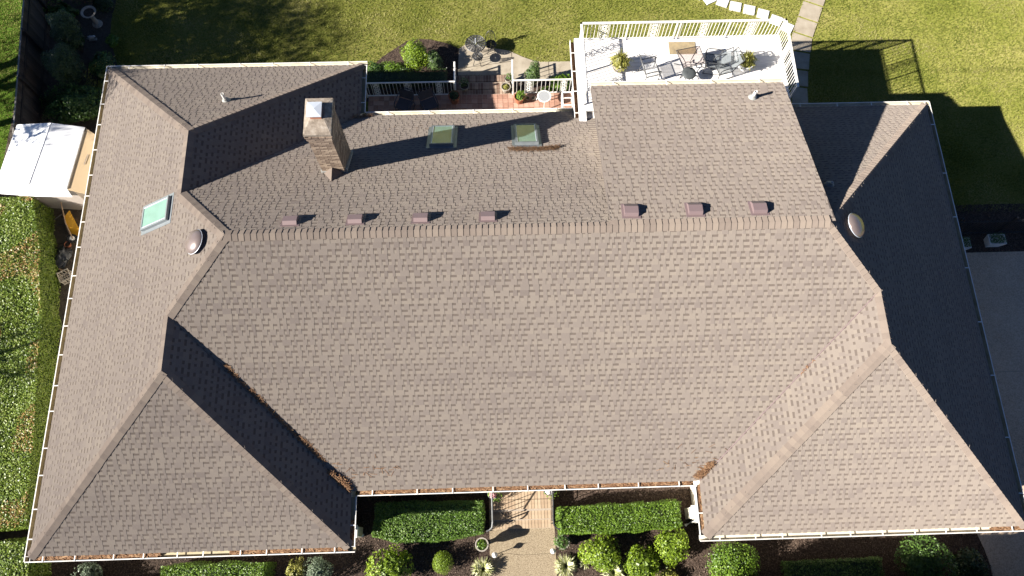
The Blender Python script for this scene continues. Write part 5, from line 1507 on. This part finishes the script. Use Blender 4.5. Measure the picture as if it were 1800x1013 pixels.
# mulch chips and litter on the beds
def chips(name, polys, dens, zz, sz=(.02, .05)):
    V, tn = [], []
    for poly in polys:
        xs = [p[0] for p in poly]; ys = [p[1] for p in poly]
        y_lo = max(min(ys), -1.1)
        n = int((max(xs) - min(xs)) * (max(ys) - y_lo) * dens)
        x = RNG.uniform(min(xs), max(xs), n); y = RNG.uniform(y_lo, max(ys), n)
        k_ = inside_poly(x, y, poly); x, y = x[k_], y[k_]
        P3 = np.stack([x, y, np.full(len(x), zz) + RNG.uniform(0.004, .025, len(x))], 1)
        V.append(leaf_quads(P3, np.tile([0, 0, 1.0], (len(x), 1)), sz[1], .5, .35)); tn.append(RNG.uniform(0, 1, len(x)))
    return stuff(np_quads(name, np.concatenate(V), MT['chips'], None, np.concatenate(tn)))
tag(chips("mulch_chips", [BED_FRONT_L, BED_FRONT_R], 260, .012), "loose bark chips over the front mulch beds", "mulch")
tag(chips("mulch_chips", [BED_REAR, BED_GATE[:]], 160, .02), "loose bark chips over the rear mulch beds", "mulch")
tag(chips("leaf_litter", [BED_SIDE, SIDE_STRIP], 60, .01, (.03, .06)), "fallen leaves on the bare ground left of the house", "litter")

# lawn grass: short leaning blades where the camera looks
def grass():
    regs = [(-9, 18, 14, 25), (-9, 12, -3.2, 25), (14, 18, 37, 25), (26, 11.9, 37, 18.2)]
    ex = [BED_REAR, BED_REAR_R, WALK_REAR, BED_SIDE, PATH_SIDE, SIDE_STRIP, [(-.2, 12), (8.7, 12), (8.7, 16.6), (-.2, 16.6)], [(8.3, 14), (23.4, 14), (23.4, 17.1), (8.3, 17.1)], [(20, 10), (28.3, 10), (28.3, 14.6), (20, 14.6)]]
    Ps = []
    for x0_, y0_, x1_, y1_ in regs:
        n = int((x1_ - x0_) * (y1_ - y0_) * 420)
        x = RNG.uniform(x0_, x1_, n); y = RNG.uniform(y0_, y1_, n)
        k_ = np.ones(n, bool)
        for p in ex: k_ &= ~inside_poly(x, y, p)
        for sx, sy, sr in STONES: k_ &= (x - sx) ** 2 + (y - sy) ** 2 > .06
        Ps.append(np.stack([x[k_], y[k_]], 1))
    P = np.concatenate(Ps); n = len(P)
    a = RNG.uniform(0, 2 * np.pi, n); h = RNG.uniform(.025, .06, n); lean = RNG.uniform(.02, .07, n); w = RNG.uniform(.006, .016, n)
    d = np.stack([np.cos(a), np.sin(a)], 1); s_ = np.stack([-d[:, 1], d[:, 0]], 1) * w[:, None]
    z0 = np.full((n, 1), .0); 
    A = np.concatenate([P - s_, z0], 1); B = np.concatenate([P + s_, z0], 1)
    Cc = np.concatenate([P + d * lean[:, None] + s_ * .5, h[:, None]], 1); Dd = np.concatenate([P + d * lean[:, None] - s_ * .5, h[:, None]], 1)
    fld = np.zeros(n); r = np.random.default_rng(5)
    for i in range(10):
        kx, ky = r.normal(0, 1.8, 2); fld += np.sin(kx * P[:, 0] + ky * P[:, 1] + r.uniform(0, 6.3)) / 10
    tone = np.clip(.5 + fld * .7 + RNG.normal(0, .2, n), 0, 1)
    o = stuff(np_quads("grass", np.stack([A, B, Cc, Dd], 1), MT['blade'], None, tone))
    tag(o, "short mown lawn grass behind and beside the house", "grass")
    print("grass blades", n)
grass()

# ------------------------------------------------------------------ trees left of the plot, added shade hedges in front of it
def tree(name, label, c, h, cr, mname, nclump, seed, trunk_r=.22, lo=.45, leaf=.16, per=26, group=None):
    t_ = thing(name, label, "tree", (c[0], c[1], 0), group)
    r = np.random.default_rng(seed); rr = random.Random(seed)
    D = r.normal(0, 1, (nclump, 3)); D /= np.linalg.norm(D, axis=1, keepdims=True)
    R = r.uniform(.35, 1.0, nclump) ** .6
    zc = h * (1 + lo) / 2; hz = h * (1 - lo) / 2
    cent = np.stack([D[:, 0] * cr * R, D[:, 1] * cr * R, zc + D[:, 2] * hz * R], 1)
    P = np.repeat(cent, per, 0) + r.normal(0, .26, (nclump * per, 3))
    Nn = np.repeat(D, per, 0) + np.array([0, 0, .4])
    np_quads("crown", leaf_quads(P, Nn, leaf, .6, .7), MT[mname], t_, np.clip(r.normal(.5, .25, len(P)), 0, 1))
    b = MB()
    b.tube([(0, 0, -.05), (.05, .03, h * lo * .6), (0, .05, h * lo), (.05, 0, h * .85)], [trunk_r, trunk_r * .75, trunk_r * .6, .04], 8)
    for i in range(12):
        q = cent[rr.randrange(nclump)]
        z0 = h * lo * rr.uniform(.8, 1.3)
        b.tube([(0, .04, z0), (q[0] * .5, q[1] * .5, (z0 + q[2]) / 2 + .2), tuple(q)], [trunk_r * .35, .05, .015], 5)
    b.build("trunk", MT['bark'], t_)
    return t_
tree("shade_tree", "tall leafy tree beyond the left fence nearest the shed", (-11.3, 14.6), 11.5, 3.2, 'lf_mid', 380, 81, group="trees beyond the left boundary")
tree("shade_tree", "broad tree beyond the left fence shading the back lawn", (-14.6, 15.2), 12.5, 3.9, 'lf_mid', 430, 82, group="trees beyond the left boundary")
tree("shade_tree", "far tree beyond the left fence behind the others", (-9.4, 18.0), 8.5, 2.8, 'lf_dark', 300, 83, group="trees beyond the left boundary")
tree("shade_tree", "slender tree dappling the clipped hedge from the left", (-10.5, 4.6), 8.0, 1.2, 'lf_mid', 40, 84, group="trees beyond the left boundary")
hedge("added_shade_hedge", "tall added hedge, out of view, shading the left front bed", [(-5.4, -2.6), (-5.4, -1.35), (3.3, -1.35), (3.3, -2.6)], 3.0, 'lf_mid', 300, .1, seed=55)  # added below the frame, height set so its shadow darkens the left bed
hedge("added_shade_hedge", "tall added hedge, out of view, shading the right front bed", [(17.6, -2.7), (17.6, -1.5), (33.5, -1.5), (33.5, -2.7)], 4.0, 'lf_mid', 300, .1, seed=56)  # likewise added out of view to shade the right bed and driveway corner
print("objects", len(bpy.data.objects))
